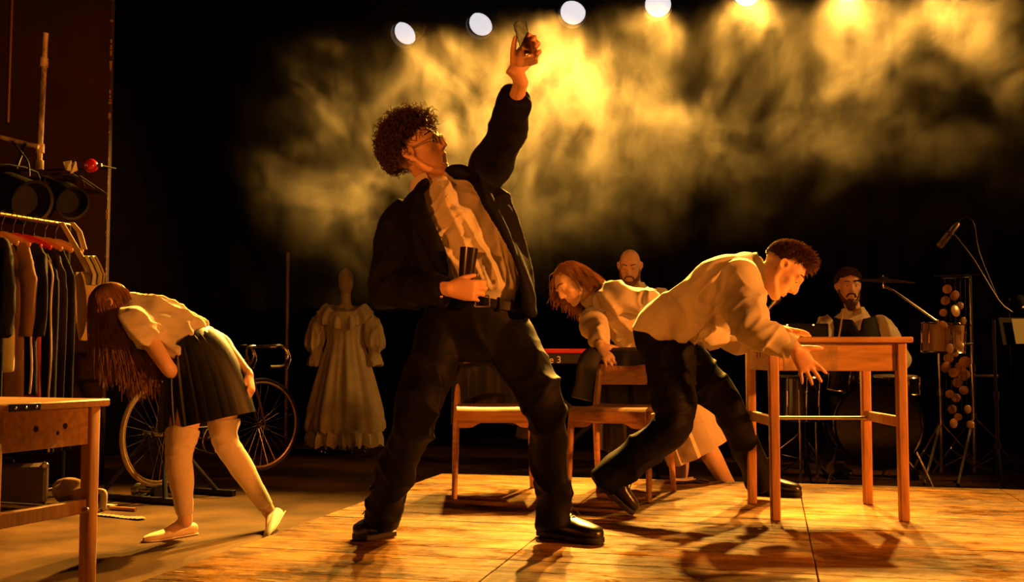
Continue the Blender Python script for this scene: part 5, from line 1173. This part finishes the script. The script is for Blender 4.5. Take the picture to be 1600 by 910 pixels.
# second vocal microphone near the bending actor's chin
m2 = at(1200, 484, 7.0); ma2 = nrm(at(1222, 462, 7.0)-at(1190, 496, 7.0)); g_ = A(m2[0]-.1, 7.05, 0)
st4 = tripod('microphone_stand', 'thin black microphone stand behind the bending actor\'s arms', g_[0], g_[1], m2[2]-.12, spread=.26, hub=.22, m=BLACKM)
MB().tube([A(g_[0], g_[1], m2[2]-.13), m2-ma2*.10, m2-ma2*.02], .007).build('boom_arm', BLACKM, st4)
mv = thing('microphone', 'small stick microphone pointing up behind the bending actor\'s chin', 'microphone', m2-ma2*.05)
MB().rev(m2, ma2, [(.001, -.07), (.012, -.068), (.016, .05), (.024, .065), (.026, .09), (.018, .112), (.001, .118)]).build('barrel', STEEL, mv)
# electronic percussion pad
pd = at(1256, 518, 7.55); ep = thing('percussion_pad', 'black electronic percussion pad with two small lights', 'percussion pad', pd+A(0, 0, -.06))
MB().box(pd, (.165, .05, .055), bev=.008).build('case', BLACKM, ep); MB().box(pd+A(0, -.052, .0), (.14, .004, .040), bev=.002).build('pad', RUBBER, ep)
LED = mat('amber_led', (.9, .6, .3), .3, var=0, emit=((1, .65, .25), 1.6))
for px in (1230, 1271): MB().ell(at(px, 508, 7.49), (.008, .006, .006), n=8).build('indicator_light', LED, ep)
s5 = tripod('pad_stand', 'black stand carrying the electronic percussion pad', pd[0], pd[1], pd[2]-.062, spread=.24, hub=.2, m=BLACKM)
# music stand with pale sheet, far right
mu = at(1594, 518, 8.05); mst = tripod('music_stand', 'thin black music stand at the right picture edge', mu[0]+.08, 8.11, mu[2]-.12, spread=.25, hub=.2, m=BLACKM, r=.008)
MB().box(mu+A(.04, .02, 0), (.18, .004, .11), np.array(Matrix.Rotation(-.3, 3, 'X'))).build('desk_plate', BLACKM, mst)
o = MB().box(mu+A(.05, -.012, .0), (.105, .001, .10), np.array(Matrix.Rotation(-.3, 3, 'X'))).build('sheet_music', mat('greenish_paper', (.46, .44, .30), .8)); tag(o, 'pale sheet of paper on the music stand at the right edge', 'paper')
# gooseneck lamp stand beside it
q0 = gnd(1566, 765); t = thing('desk_lamp_stand', 'thin dark stand with a small unlit lamp head', 'lamp stand', A(q0[0]+.62, q0[1]+1.15, 0))
x_, y_ = q0[0]+.62, q0[1]+1.15
MB().rev(A(x_, y_, 0), A(0, 0, 1), [(.001, .002), (.12, .002), (.12, .012), (.02, .022), (.001, .024)]).build('base', BLACKM, t)
zt = at(1590, 468, y_)[2]; MB().tube([A(x_, y_, .02), A(x_, y_, zt-.1), A(x_+.02, y_, zt-.02), A(x_+.08, y_-.02, zt)], .007).build('pole', BLACKM, t)
MB().rev(A(x_+.10, y_-.03, zt-.01), A(.5, -.4, -.8), [(.012, -.05), (.02, -.04), (.05, .04), (.047, .041), (.018, -.03)]).build('shade', STEEL, t)
# ================================================================== mannequin in a muslin dress
my = 9.7; mb = A(at(539, 600, my)[0], my, 0); mq = thing('mannequin', 'egg-headed dress-form mannequin standing in the dark at the back', 'mannequin', mb)
zz = lambda py: at(539, py, my)[2]; h0 = zz(420)
b = MB(); b.ell(mb+A(0, 0, zz(440)), (.072, .088, .125), n=26); b.chain([mb+A(0, .01, zz(458)), mb+A(0, .01, zz(472)), mb+A(0, .01, zz(484))], [.045, .048, .075], n=18)
b.loft([(mb+A(0, .01, zz(q)), A(1, 0, 0)*a, A(0, 1, 0)*d) for q, a, d in ((478, .07, .06), (486, .16, .08), (500, .19, .10), (530, .15, .11), (560, .13, .095), (590, .17, .12), (600, .16, .11))], n=26)
remesh(b, .008, 'torso', MANNQ, mq, smooth=4)
MB().cyl(mb+A(0, 0, .03), mb+A(0, 0, zz(598)), .018).build('pole', CHROME, mq)
for k in range(4):
    a = k*math.pi/2+.5; lg = MB(); lg.tube([mb+A(0, 0, .16), mb+A(.10*math.cos(a), .10*math.sin(a), .10), mb+A(.20*math.cos(a), .20*math.sin(a), .045)], .010); l_ = lg.build('leg', CHROME, mq)
    MB().torus(mb+A(.20*math.cos(a), .20*math.sin(a), .026), .017, .008, ax=A(-math.sin(a), math.cos(a), 0), n=16).build('castor', CHROME, l_)
dr = thing('dress', 'ivory muslin period dress with puffed sleeves and ruffled hem on the mannequin', 'dress', mb+A(0, 0, zz(694)))
def ring_sheet(specs, npl, amp, seed, n=130, zamp=0, c0=mb):
    a = np.linspace(0, 2*np.pi, n+1); P = np.zeros((len(specs), n+1, 3))
    for i, (z, rx, ry, f_) in enumerate(specs):
        o_ = amp*f_*(np.sin(a*npl+seed)+.5*np.sin(a*(npl*2+1)+seed*2+i*.15)); P[i] = np.stack([c0[0]+np.cos(a)*(rx+o_), c0[1]+np.sin(a)*(ry+o_), z+zamp*np.sin(a*npl*1.5+seed)*(i == 0)+0*a], 1)
    return P
MB().sheet(ring_sheet([(zz(640), .30, .24, 1), (zz(665), .345, .28, .9), (zz(660), .35, .285, .9), (zz(640), .335, .27, 1), (zz(600), .275, .22, .8), (zz(560), .21, .17, .5), (zz(535), .165, .135, .25), (zz(520), .172, .14, .2), (zz(500), .195, .145, .15), (zz(488), .19, .13, .1)], 9, .016, 1)[2:], .006).build('bodice_and_skirt', DRESSM, dr)
MB().sheet(ring_sheet([(zz(696), .325, .27, 1.4), (zz(685), .33, .275, 1.2), (zz(672), .315, .26, .8), (zz(655), .30, .25, .6)], 17, .020, 2, zamp=.018), .006).build('hem_ruffle', DRESSM, dr)
MB().sheet(ring_sheet([(zz(656), .352, .288, .9), (zz(668), .358, .292, 1), (zz(674), .335, .275, 1), (zz(670), .31, .255, .8)], 9, .016, 1), .006).build('skirt_swag', DRESSM, dr)
cl = [(zz(502), .24, .16, 1.3), (zz(494), .245, .165, 1), (zz(484), .215, .14, .6), (zz(478), .18, .115, .3)]
P = ring_sheet(cl, 11, .014, 3, zamp=.012); a = np.linspace(0, 2*np.pi, 131); P[..., 2] -= (.085*np.clip(-np.sin(a), 0, 1)**3)[None]; P[..., 2] += (.02*np.abs(np.cos(a))**4)[None]
MB().sheet(P, .006).build('neck_ruffle', DRESSM, dr)
for sx in (-1, 1):
    b = MB(); limb(b, [mb+A(sx*.20, 0, zz(490)), mb+A(sx*.245, -.01, zz(512)), mb+A(sx*.275, -.015, zz(538)), mb+A(sx*.262, -.02, zz(552)), mb+A(sx*.270, -.02, zz(572))], [.055, .085, .085, .048, .075], dome=False)
    remesh(b, .009, 'sleeve', DRESSM, dr, smooth=3, disp=lambda P, N: .016*folds(P, A(0, 0, 1), 20, .2, 71))
# thin pole behind
p = gnd(446, 706); o = MB().cyl(A(p[0], p[1], 0), A(p[0], p[1], at(449, 395, p[1])[2]), .016).build('pole', mat('bamboo_pole', (.35, .22, .1), .5)); tag(o, 'thin upright pole left of the mannequin', 'pole')
# ================================================================== bicycle on a trainer
rw = at(250, 676, 6.75); fw = at(391, 664, 7.55); bdv = nrm((fw-rw)*A(1, 1, 0)); bn = A(-bdv[1], bdv[0], 0); rw[2] = fw[2] = .40
fw = rw+bdv*1.0
bi = thing('bicycle', 'old drop-handlebar racing bicycle clamped on a trainer', 'bicycle', A((rw[0]+fw[0])/2, (rw[1]+fw[1])/2, 0))
PALE = mat('worn_gold_rim', (.55, .38, .18), .35, .7, var=.15); FRAME = mat('dark_frame_enamel', (.05, .03, .02), .3, .3, coat=.4)
Z = A(0, 0, 1)
def wheel(c, ax, k):
    wl = MB().torus(c, .322, .013, ax=ax, n=64).build('tyre', RUBBER if k else mat('tan_tyre', (.42, .28, .13), .6), bi)
    MB().torus(c, .303, .009, ax=ax, n=64).build('rim', PALE, wl)
    MB().cyl(c-ax*.035, c+ax*.035, .018).build('hub', CHROME, wl)
    u = Z; v = np.cross(ax, u)
    for q in range(28):
        a = 2*math.pi*q/28; d_ = u*math.cos(a)+v*math.sin(a); a2 = a+.35*(1 if q % 2 else -1); d2 = u*math.cos(a2)+v*math.sin(a2)
        MB().cyl(c+d2*.016+ax*(.03 if q % 4 < 2 else -.03), c+d_*.30, .0013, n=5).build('spoke', CHROME, wl)
wheel(rw, bn, 0)
st_ = .30; fdir = nrm(bdv*math.cos(st_)+bn*math.sin(st_)*-1); fax = A(-fdir[1], fdir[0], 0)
wheel(fw, fax, 1)
B = lambda x, z: rw+bdv*x+A(0, 0, z-.40+0)*1.0+A(0, 0, 0)
bb = B(.43, .33); seat = B(.27, .86); head_t = B(.84, .86); head_b = B(.87, .76)
f_ = MB()
for (p0, p1, r) in ((bb, seat, .015), (seat-A(0, 0, .03), head_t, .014), (bb, head_b, .016)): f_.cyl(p0, p1, r)
for sg in (-1, 1): f_.cyl(rw+bn*sg*.05, bb+bn*sg*.03, .009); f_.cyl(rw+bn*sg*.05, seat-A(0, 0, .03)+bn*sg*.012, .008)
f_.cyl(head_b-A(0, 0, .02), head_t+A(0, 0, .03), .018); f_.build('frame', FRAME, bi)
fk = MB()
for sg in (-1, 1): fk.tube([head_b+fax*sg*.03, lerp(head_b, fw, .5)+fax*sg*.045, fw+fax*sg*.05], .010)
fk.build('fork', FRAME, bi)
hb = MB(); hs = head_t+A(0, 0, .10)+fdir*.07; hb.tube([head_t, head_t+A(0, 0, .09), hs], .011)
for sg in (-1, 1): hb.tube([hs, hs+fax*sg*.19, hs+fax*sg*.205+fdir*.08, hs+fax*sg*.21+fdir*.125-A(0, 0, .06), hs+fax*sg*.21+fdir*.09-A(0, 0, .135), hs+fax*sg*.21-fdir*.02-A(0, 0, .145)], .012)
hbo = hb.build('handlebar', CHROME, bi)
for sg in (-1, 1): MB().tube([hs+fax*sg*.21+fdir*.125-A(0, 0, .02), hs+fax*sg*.21+fdir*.15-A(0, 0, .09), hs+fax*sg*.21+fdir*.12-A(0, 0, .16)], .006).build('brake_lever', CHROME, hbo)
sd = MB(); sd.chain([seat+A(0, 0, .14)-bdv*.13, seat+A(0, 0, .145)-bdv*.05, seat+A(0, 0, .14)+bdv*.14], [(.07, .022), (.055, .024), (.015, .014)], up=Z); sd.build('saddle', LEATHER, bi); MB().cyl(seat-A(0, 0, .05), seat+A(0, 0, .125), .012).build('seat_post', CHROME, bi)
ck = MB(); ck.torus(bb-bn*.05, .09, .006, ax=bn, n=36); ck.bar(bb-bn*.06, bb-bn*.06+bdv*.15-Z*.08, .009, .005); ck.bar(bb+bn*.06, bb+bn*.06-bdv*.15+Z*.08, .009, .005); cko = ck.build('crank', CHROME, bi)
for sg in (-1, 1): MB().box(bb-bn*sg*.10+bdv*sg*.15-Z*.08*sg, (.045, .035, .010), np.stack([bdv, bn, Z], 1), bev=.004).build('pedal', STEEL, cko)
MB().tube([rw-bn*.045+Z*.03, bb-bn*.055+Z*.09, bb-bn*.055-Z*.09, rw-bn*.045-Z*.03, rw-bn*.045+Z*.03], .004, sub=1).build('chain', STEEL, bi)
tr = thing('bicycle_trainer', 'black folding bicycle trainer holding the rear wheel', 'bike trainer', rw*A(1, 1, 0))
for sg in (-1, 1):
    MB().tube([rw+bn*sg*.10, rw+bn*sg*.16-bdv*.12+A(0, 0, -.18), rw*A(1, 1, 0)+bn*sg*.26-bdv*.22+A(0, 0, .03)], .016).build('leg', BLACKM, tr)
    MB().tube([rw+bn*sg*.10, rw+bn*sg*.16+bdv*.12+A(0, 0, -.18), rw*A(1, 1, 0)+bn*sg*.26+bdv*.24+A(0, 0, .03)], .016).build('leg', BLACKM, tr)
    MB().cyl(rw+bn*sg*.06, rw+bn*sg*.13, .014).build('axle_clamp', CHROME, tr)
for q in (-.22, .24): MB().bar(rw*A(1, 1, 0)+bn*-.40+bdv*q+A(0, 0, .020), rw*A(1, 1, 0)+bn*.40+bdv*q+A(0, 0, .020), .020, .018).build('floor_bar', BLACKM, tr)
ro = rw*A(1, 1, 0)-bdv*.10+A(0, 0, .048); rr_ = MB(); rr_.cyl(ro-bn*.05, ro+bn*.05, .022); rr_.build('roller', STEEL, tr)
MB().rev(ro+bn*.05, bn, [(.001, 0), (.045, 0), (.05, .03), (.03, .06), (.001, .062)]).build('flywheel', STEEL, tr); MB().rev(ro-bn*.06, -bn, [(.001, 0), (.04, 0), (.045, .04), (.001, .045)]).build('resistance_unit', BLACKM, tr)
MB().bar(ro+A(0, 0, -.01), rw*A(1, 1, 0)-bdv*.22+A(0, 0, .02), .03, .01).build('cross_arm', BLACKM, tr)
# ================================================================== clothes rail with garments
ra = gnd(0, 335, 1.74); rb = gnd(106, 352, 1.74); rd = nrm(rb-ra); rp = A(rd[1], -rd[0], 0)
if rp[0] < 0: rp = -rp
r0 = ra-rd*.55; r1 = rb+rd*.02
ral = thing('clothes_rail', 'brass-coloured clothes rail loaded with coats on hangers', 'clothes rail', (r0+r1)/2*A(1, 1, 0))
MB().cyl(r0, r1, .014).build('rail', PIPEG, ral)
for p in (r0+rd*.02, r1-rd*.01):
    MB().cyl(p*A(1, 1, 0)+A(0, 0, .05), p, .013).build('upright', BLACKM, ral); MB().cyl(p*A(1, 1, 0)+A(0, 0, .055)-rp*.25, p*A(1, 1, 0)+A(0, 0, .055)+rp*.25, .013).build('foot', BLACKM, ral)
    for sg in (-1, 1): MB().torus(p*A(1, 1, 0)+rp*sg*.24+A(0, 0, .024), .016, .008, ax=rd, n=14).build('castor', BLACKM, ral)
MB().cyl(r0*A(1, 1, 0)+A(0, 0, .055), r1*A(1, 1, 0)+A(0, 0, .055), .011).build('base_bar', BLACKM, ral)
HANGW = mat('varnished_hanger_wood', (.52, .25, .10), .35, var=.15); REDH = mat('red_plastic', (.5, .03, .03), .35)
CLO = dict(black=mat('black_coat_wool', (.004, .0036, .0036), .8, spec=.2), olive=mat('olive_cream_cloth', (.42, .40, .20), .8), tan=mat('tan_wool', (.15, .08, .035), .8), red=mat('dark_red_cloth', (.30, .03, .02), .7), cream=mat('cream_canvas_cloth', (.50, .38, .22), .8), grey=mat('charcoal_suiting', (.007, .006, .006), .8, spec=.2), brown=mat('dark_brown_wool', (.014, .007, .004), .8, spec=.2))
EDGE = mat('pale_piping', (.5, .4, .26), .7)
def garment(t_, kind, m, hem, w, label, hm=HANGW, edge=False, sleeves=True, yaw=0.0, tilt=0.0, name='coat'):
    p = r0+(r1-r0)*t_; R_ = np.array(Matrix.Rotation(yaw, 3, 'Z')); px = R_@rp; py = R_@rd
    h = thing('clothes_hanger', 'wooden hanger carrying the '+label if hm is HANGW else 'red plastic hanger carrying the '+label, 'hanger', p+A(0, 0, -.10), 'hangers on the rail')
    sh = p+A(0, 0, -.115)
    MB().chain([sh-px*.21-A(0, 0, .075+tilt), sh-px*.10-A(0, 0, .028), sh, sh+px*.10-A(0, 0, .028), sh+px*.21-A(0, 0, .075-tilt)], [(.010, .016), (.008, .016), (.009, .016), (.008, .016), (.010, .016)], up=Z, n=12).build('shoulder_bar', hm, h)
    MB().tube([sh, sh+A(0, 0, .055), p+py*.0+px*.024+A(0, 0, -.010), p+px*.020+A(0, 0, .018), p+A(0, 0, .0225), p-px*.020+A(0, 0, .012)], .0025, n=6).build('hook', CHROME, h)
    g_ = thing(name, label, kind, p*A(1, 1, 0)+A(0, 0, hem), 'garments on the rail'); zt = sh[2]-.012
    secs = []
    zs = np.linspace(0, 1, 9); wave = random.uniform(0, 6)
    for q in zs:
        z = zt*(1-q)+hem*q; ww = w*(.30+.70*min(1, q*7)**.6)*(1+.06*q); dd = .016+.014*min(1, q*5)+.004*q
        secs.append((p*A(1, 1, 0)+A(0, 0, z-.05*min(1, q*7)*(1-q))+py*.012*math.sin(wave+q*4), px*ww, py*dd, 2.8))
    b = MB(); b.loft(secs, n=36)
    bo_ = remesh(b, .016, 'body', m, g_, smooth=3, disp=lambda P, N: .010*folds(P, A(0, 0, 1), 11, .06, wave))
    if sleeves:
        for sx in (-1, 1):
            b = MB(); limb(b, [sh+px*sx*w*.85-A(0, 0, .06), sh+px*sx*(w+.015)-A(0, 0, .22), sh+px*sx*(w+.03)-A(0, 0, .42), sh+px*sx*(w+.02)-A(0, 0, .62)], [(.045, .03), (.05, .032), (.05, .032), (.045, .03)], up=py, dome=False)
            remesh(b, .014, 'sleeve', m, g_, smooth=3, disp=lambda P, N: .012*folds(P, A(0, 0, 1), 16, .15, wave+sx))
    if edge:
        e_ = [p*A(1, 1, 0)+A(0, 0, zt*(1-q)+hem*q)+px*(w*.98*min(1, .5+q*3)+.006*math.sin(q*14+wave))-py*.036 for q in np.linspace(.10, .99, 14)]
        MB().tube(e_, .007, n=8).build('front_edge', EDGE, g_)
    return p, px, py, sh
garment(.33, 'coat', CLO['black'], .60, .215, 'long black coat nearest the picture edge on the rail')
garment(.42, 'shirt', CLO['olive'], .80, .19, 'olive cream shirt hanging on the rail', name='shirt', sleeves=False)
garment(.50, 'jacket', CLO['tan'], .62, .185, 'tan wool jacket hanging on the rail', name='jacket')
garment(.58, 'jacket', CLO['black'], .66, .20, 'black jacket with pale front edge on the rail', name='jacket', edge=True, hm=REDH)
garment(.65, 'skirt', CLO['red'], .50, .17, 'dark red skirt low on the rail', name='skirt', sleeves=False, hm=REDH)
garment(.73, 'coat', CLO['grey'], .30, .185, 'long charcoal coat with pale edge on the rail', name='coat', edge=True, sleeves=False)
garment(.81, 'dress', CLO['brown'], .30, .18, 'long dark brown dress on the rail', name='dress', sleeves=False)
garment(.89, 'trousers', CLO['black'], .30, .16, 'long black trousers at the end of the rail', name='trousers', sleeves=False)
# cream apron knotted over the rail end, its straps looped over the bar
ap = thing('apron', 'cream canvas apron with straps looped over the rail end', 'apron', at(148, 530, 6.4))
q = np.array([[at(x, y, 6.36) for x in np.linspace(a, c_, 9)] for (y, a, c_) in ((425, 116, 140), (440, 116, 152), (460, 117, 160), (485, 119, 164), (505, 121, 160), (520, 123, 150), (532, 124, 134))])
q[..., 1] += .03*np.sin(np.linspace(0, 9, 9))[None]+.02*np.cos(np.linspace(0, 5, 7))[:, None]; MB().sheet(q, .008).build('panel', CLO['cream'], ap)
q = np.array([[at(x+dx_, y, 6.34) for dx_ in np.linspace(-9, 12, 9)] for (y, x) in ((400, 138), (415, 146), (430, 152), (445, 150))]); q[..., 1] += .025*np.sin(np.linspace(0, 16, 9))[None]; MB().sheet(q, .008).build('gathered_top', CLO['olive'], ap)
for (a, c_, d_) in (((96, 348), (112, 375), (128, 402)), ((112, 348), (124, 362), (132, 390)), ((120, 392), (136, 420), (146, 438))): MB().sheet(np.array([[at(x+w_, y, 6.38-.01*w_/6) for w_ in (-4, 0, 4)] for (x, y) in (a, c_, d_)]), .006).build('strap', CLO['cream'], ap)
# clutter under the rail: suitcase, bundle, shoes, tie
sc_ = gnd(0, 796); t = thing('suitcase', 'old brown suitcase with metal corners under the clothes rail', 'suitcase', A(sc_[0], sc_[1], 0))
Ms = np.array(Matrix.Rotation(.35, 3, 'Z')); c_ = A(sc_[0]-.05, sc_[1]+.12, .13)
MB().box(c_, (.25, .10, .125), Ms, bev=.02).build('case', mat('brown_fibre_case', (.06, .03, .018), .5, var=.2), t)
for sx in (-1, 1): MB().box(c_+Ms@A(sx*.238, -.09, .11), (.018, .014, .018), Ms, bev=.006).build('corner', CHROME, t)
MB().tube([c_+Ms@A(-.06, 0, .125), c_+Ms@A(-.04, 0, .155), c_+Ms@A(.04, 0, .155), c_+Ms@A(.06, 0, .125)], .009).build('handle', LEATHER, t)
bu = gnd(112, 786); b = MB()
for k in range(9): b.ell(A(bu[0]+.02+random.uniform(-.07, .06), bu[1]-.02+random.uniform(-.04, .04), .05+random.uniform(0, .05)), (.07, .05, .045), n=14)
o = remesh(b, .010, 'cloth_bundle', mat('brown_bundle_cloth', (.22, .12, .06), .8), None, smooth=3, disp=lambda P, N: .02*folds(P, A(1, .3, .2), 14, .2, 81)); tag(o, 'crumpled brown bundle of cloth on the floor under the rail', 'cloth bundle')
cs = gnd(158, 800); b = MB(); b.chain([A(cs[0], cs[1]+.02, .02), A(cs[0]+.005, cs[1]+.02, .10), A(cs[0]-.02, cs[1]+.02, .115)], [.022, .02, .016]); o = b.build('cloth_strap', CLO['cream']); tag(o, 'stiff cream cloth strap standing behind the left desk leg', 'strap')
# striped tie and a stick
def stripes():
    m = bpy.data.materials.new('striped_silk'); m.use_nodes = True; nt = m.node_tree; b_ = nt.nodes['Principled BSDF']; b_.inputs['Roughness'].default_value = .5
    tcn = nt.nodes.new('ShaderNodeTexCoord'); mpn = nt.nodes.new('ShaderNodeMapping'); wv = nt.nodes.new('ShaderNodeTexWave'); rp_ = nt.nodes.new('ShaderNodeValToRGB')
    nt.links.new(tcn.outputs['Object'], mpn.inputs[0]); nt.links.new(mpn.outputs[0], wv.inputs['Vector']); nt.links.new(wv.outputs['Fac'], rp_.inputs[0]); nt.links.new(rp_.outputs[0], b_.inputs['Base Color'])
    wv.inputs['Scale'].default_value = 9.5; mpn.inputs['Rotation'].default_value = (0, 0, .5); rp_.color_ramp.interpolation = 'CONSTANT'
    rp_.color_ramp.elements[0].color = (.03, .025, .03, 1); rp_.color_ramp.elements[1].position = .5; rp_.color_ramp.elements[1].color = (.62, .56, .36, 1); return m
TIE = stripes(); t0 = gnd(152, 806); t1 = gnd(227, 813)
P = np.array([[lerp(t0, t1, u)+A(0, w_*v, .006+.003*math.sin(u*9)) for v in (-1, 0, 1)] for u, w_ in ((0, .022), (.3, .028), (.6, .034), (.85, .040), (.93, .036), (1, .004))]); ti = thing('necktie', 'striped necktie lying on the floor behind the left desk', 'necktie', t0)
MB().sheet(P, .004).build('front_blade', TIE, ti)
P = np.array([[lerp(gnd(150, 802), gnd(182, 794), u)+A(0, w_*v, .012+.02*math.sin(u*3)) for v in (-1, 0, 1)] for u, w_ in ((0, .02), (.5, .022), (1, .02))]); MB().sheet(P, .004).build('back_blade', TIE, ti)
o = MB().cyl(gnd(172, 797)+A(0, 0, .011), gnd(212, 800)+A(0, 0, .011), .011).build('wooden_stick', HANGW); tag(o, 'short wooden stick on the floor beside the striped tie', 'stick')
# ================================================================== rigging at the upper left
def pipe(name, pts, r, m, label, cat='pipe', clamp=()):
    t = thing(name, label, cat, pts[0]); MB().tube(pts, r, n=12).build('tube', m, t)
    for (p_, a_) in clamp: MB().cyl(np.asarray(p_)-np.asarray(a_)*.03, np.asarray(p_)+np.asarray(a_)*.03, r*1.5).build('joint', PIPEM, t)
    return t
YP = 7.0
pipe('scaffold_pole', [at(71, 52, YP), at(60.5, 264, YP)], .020, PIPEM, 'paint-chipped upright scaffold pole at the upper left', clamp=[(at(62, 232, YP), nrm(A(0, 0, 1))), (at(61, 258, YP), A(0, 0, 1)), (at(68, 98, YP), A(0, 0, 1))])
pipe('steel_pipe', [at(20, -60, 7.1), at(12, 192, 7.1)], .014, mat('amber_steel_pipe', (.16, .08, .03), .4, .7), 'thin brown pipe running up beside the left edge')
pipe('steel_pipe', [at(-40, 204, 6.95), at(60, 230, 6.95)], .016, PIPEM, 'sloping crossbar clamped to the chipped pole')
pipe('cable', [at(20, 221, 6.93), at(33, 238, 6.72), at(44, 254, 6.62), at(46, 276, 6.55)], .006, RUBBER, 'black cable hanging from the rig at the left', 'cable')
pipe('steel_pipe', [at(64, 274, 7.0), at(112, 290, 7.0)], .006, STEEL, 'thin rod between the hanging lamps')
def can(p, d_, r, L_, label, wall=False):
    t = thing('stage_light', label, 'stage light', p, 'unlit stage lights'); d_ = nrm(d_)
    MB().rev(p, d_, [(.001, -L_*.5), (r*.6, -L_*.48), (r, -L_*.25), (r, L_*.45), (r*1.1, L_*.5), (r*.95, L_*.49), (r*.9, L_*.2), (.001, L_*.2)]).build('housing', BLACKM, t)
    sd_ = nrm(np.cross(d_, Z)); MB().tube([p+sd_*r*1.1, p+sd_*r*1.15+A(0, 0, r*1.3), p-sd_*r*1.15+A(0, 0, r*1.3), p-sd_*r*1.1], .008).build('yoke', BLACKM, t)
    MB().bar(p+A(0, 0, r*1.3), A(p[0], 7.6, p[2]+r*1.3) if wall else at(40, 224, 6.95), .010, .010).build('arm', BLACKM, t); return t
can(at(24, 305, 6.74), A(.8, -.5, -.3), .13, .40, 'large unlit black stage light above the clothes rail'); can(at(100, 308, 7.40), A(.7, -.6, -.4), .11, .30, 'smaller unlit black stage light beside the brown pier', wall=True)
for k, (pts, lab) in enumerate(((((99, 253), (111, 251), (113, 268), (102, 266)), 'folded paper tag left of the red ball'), (((112, 256), (118, 252), (122, 266), (110, 272)), 'pointed paper tag beside the red ball'))):
    V = np.array([[at(*pts[0], 7.1-.06*k), at(*pts[1], 7.08-.06*k)], [at(*pts[3], 7.08-.06*k), at(*pts[2], 7.1-.06*k)]]); t = thing('paper_tag', 'cream '+lab, 'paper tag', V.mean((0, 1))); MB().sheet(V, .003).build('card', WHITE, t); MB().cyl(V[1].mean(0), A(V[1].mean(0)[0], 7.6, V[1].mean(0)[2]-.06), .005, n=6).build('stem', BLACKM, t)
rbp = at(142, 259, 7.15); t = thing('red_ball', 'small shiny red ball lamp hanging by the brown pier', 'ball', rbp-A(0, 0, .05))
MB().ell(rbp, (.048,)*3, n=24).build('globe', mat('red_glass_globe', (.45, .015, .02), .15, coat=.6), t); MB().cyl(rbp+A(.044, 0, 0), rbp+A(.075, 0, .004), .012).build('cap', STEEL, t); MB().cyl(rbp+A(0, .04, .02), A(rbp[0], 7.6, rbp[2]+.06), .006, n=8).build('bracket', BLACKM, t)
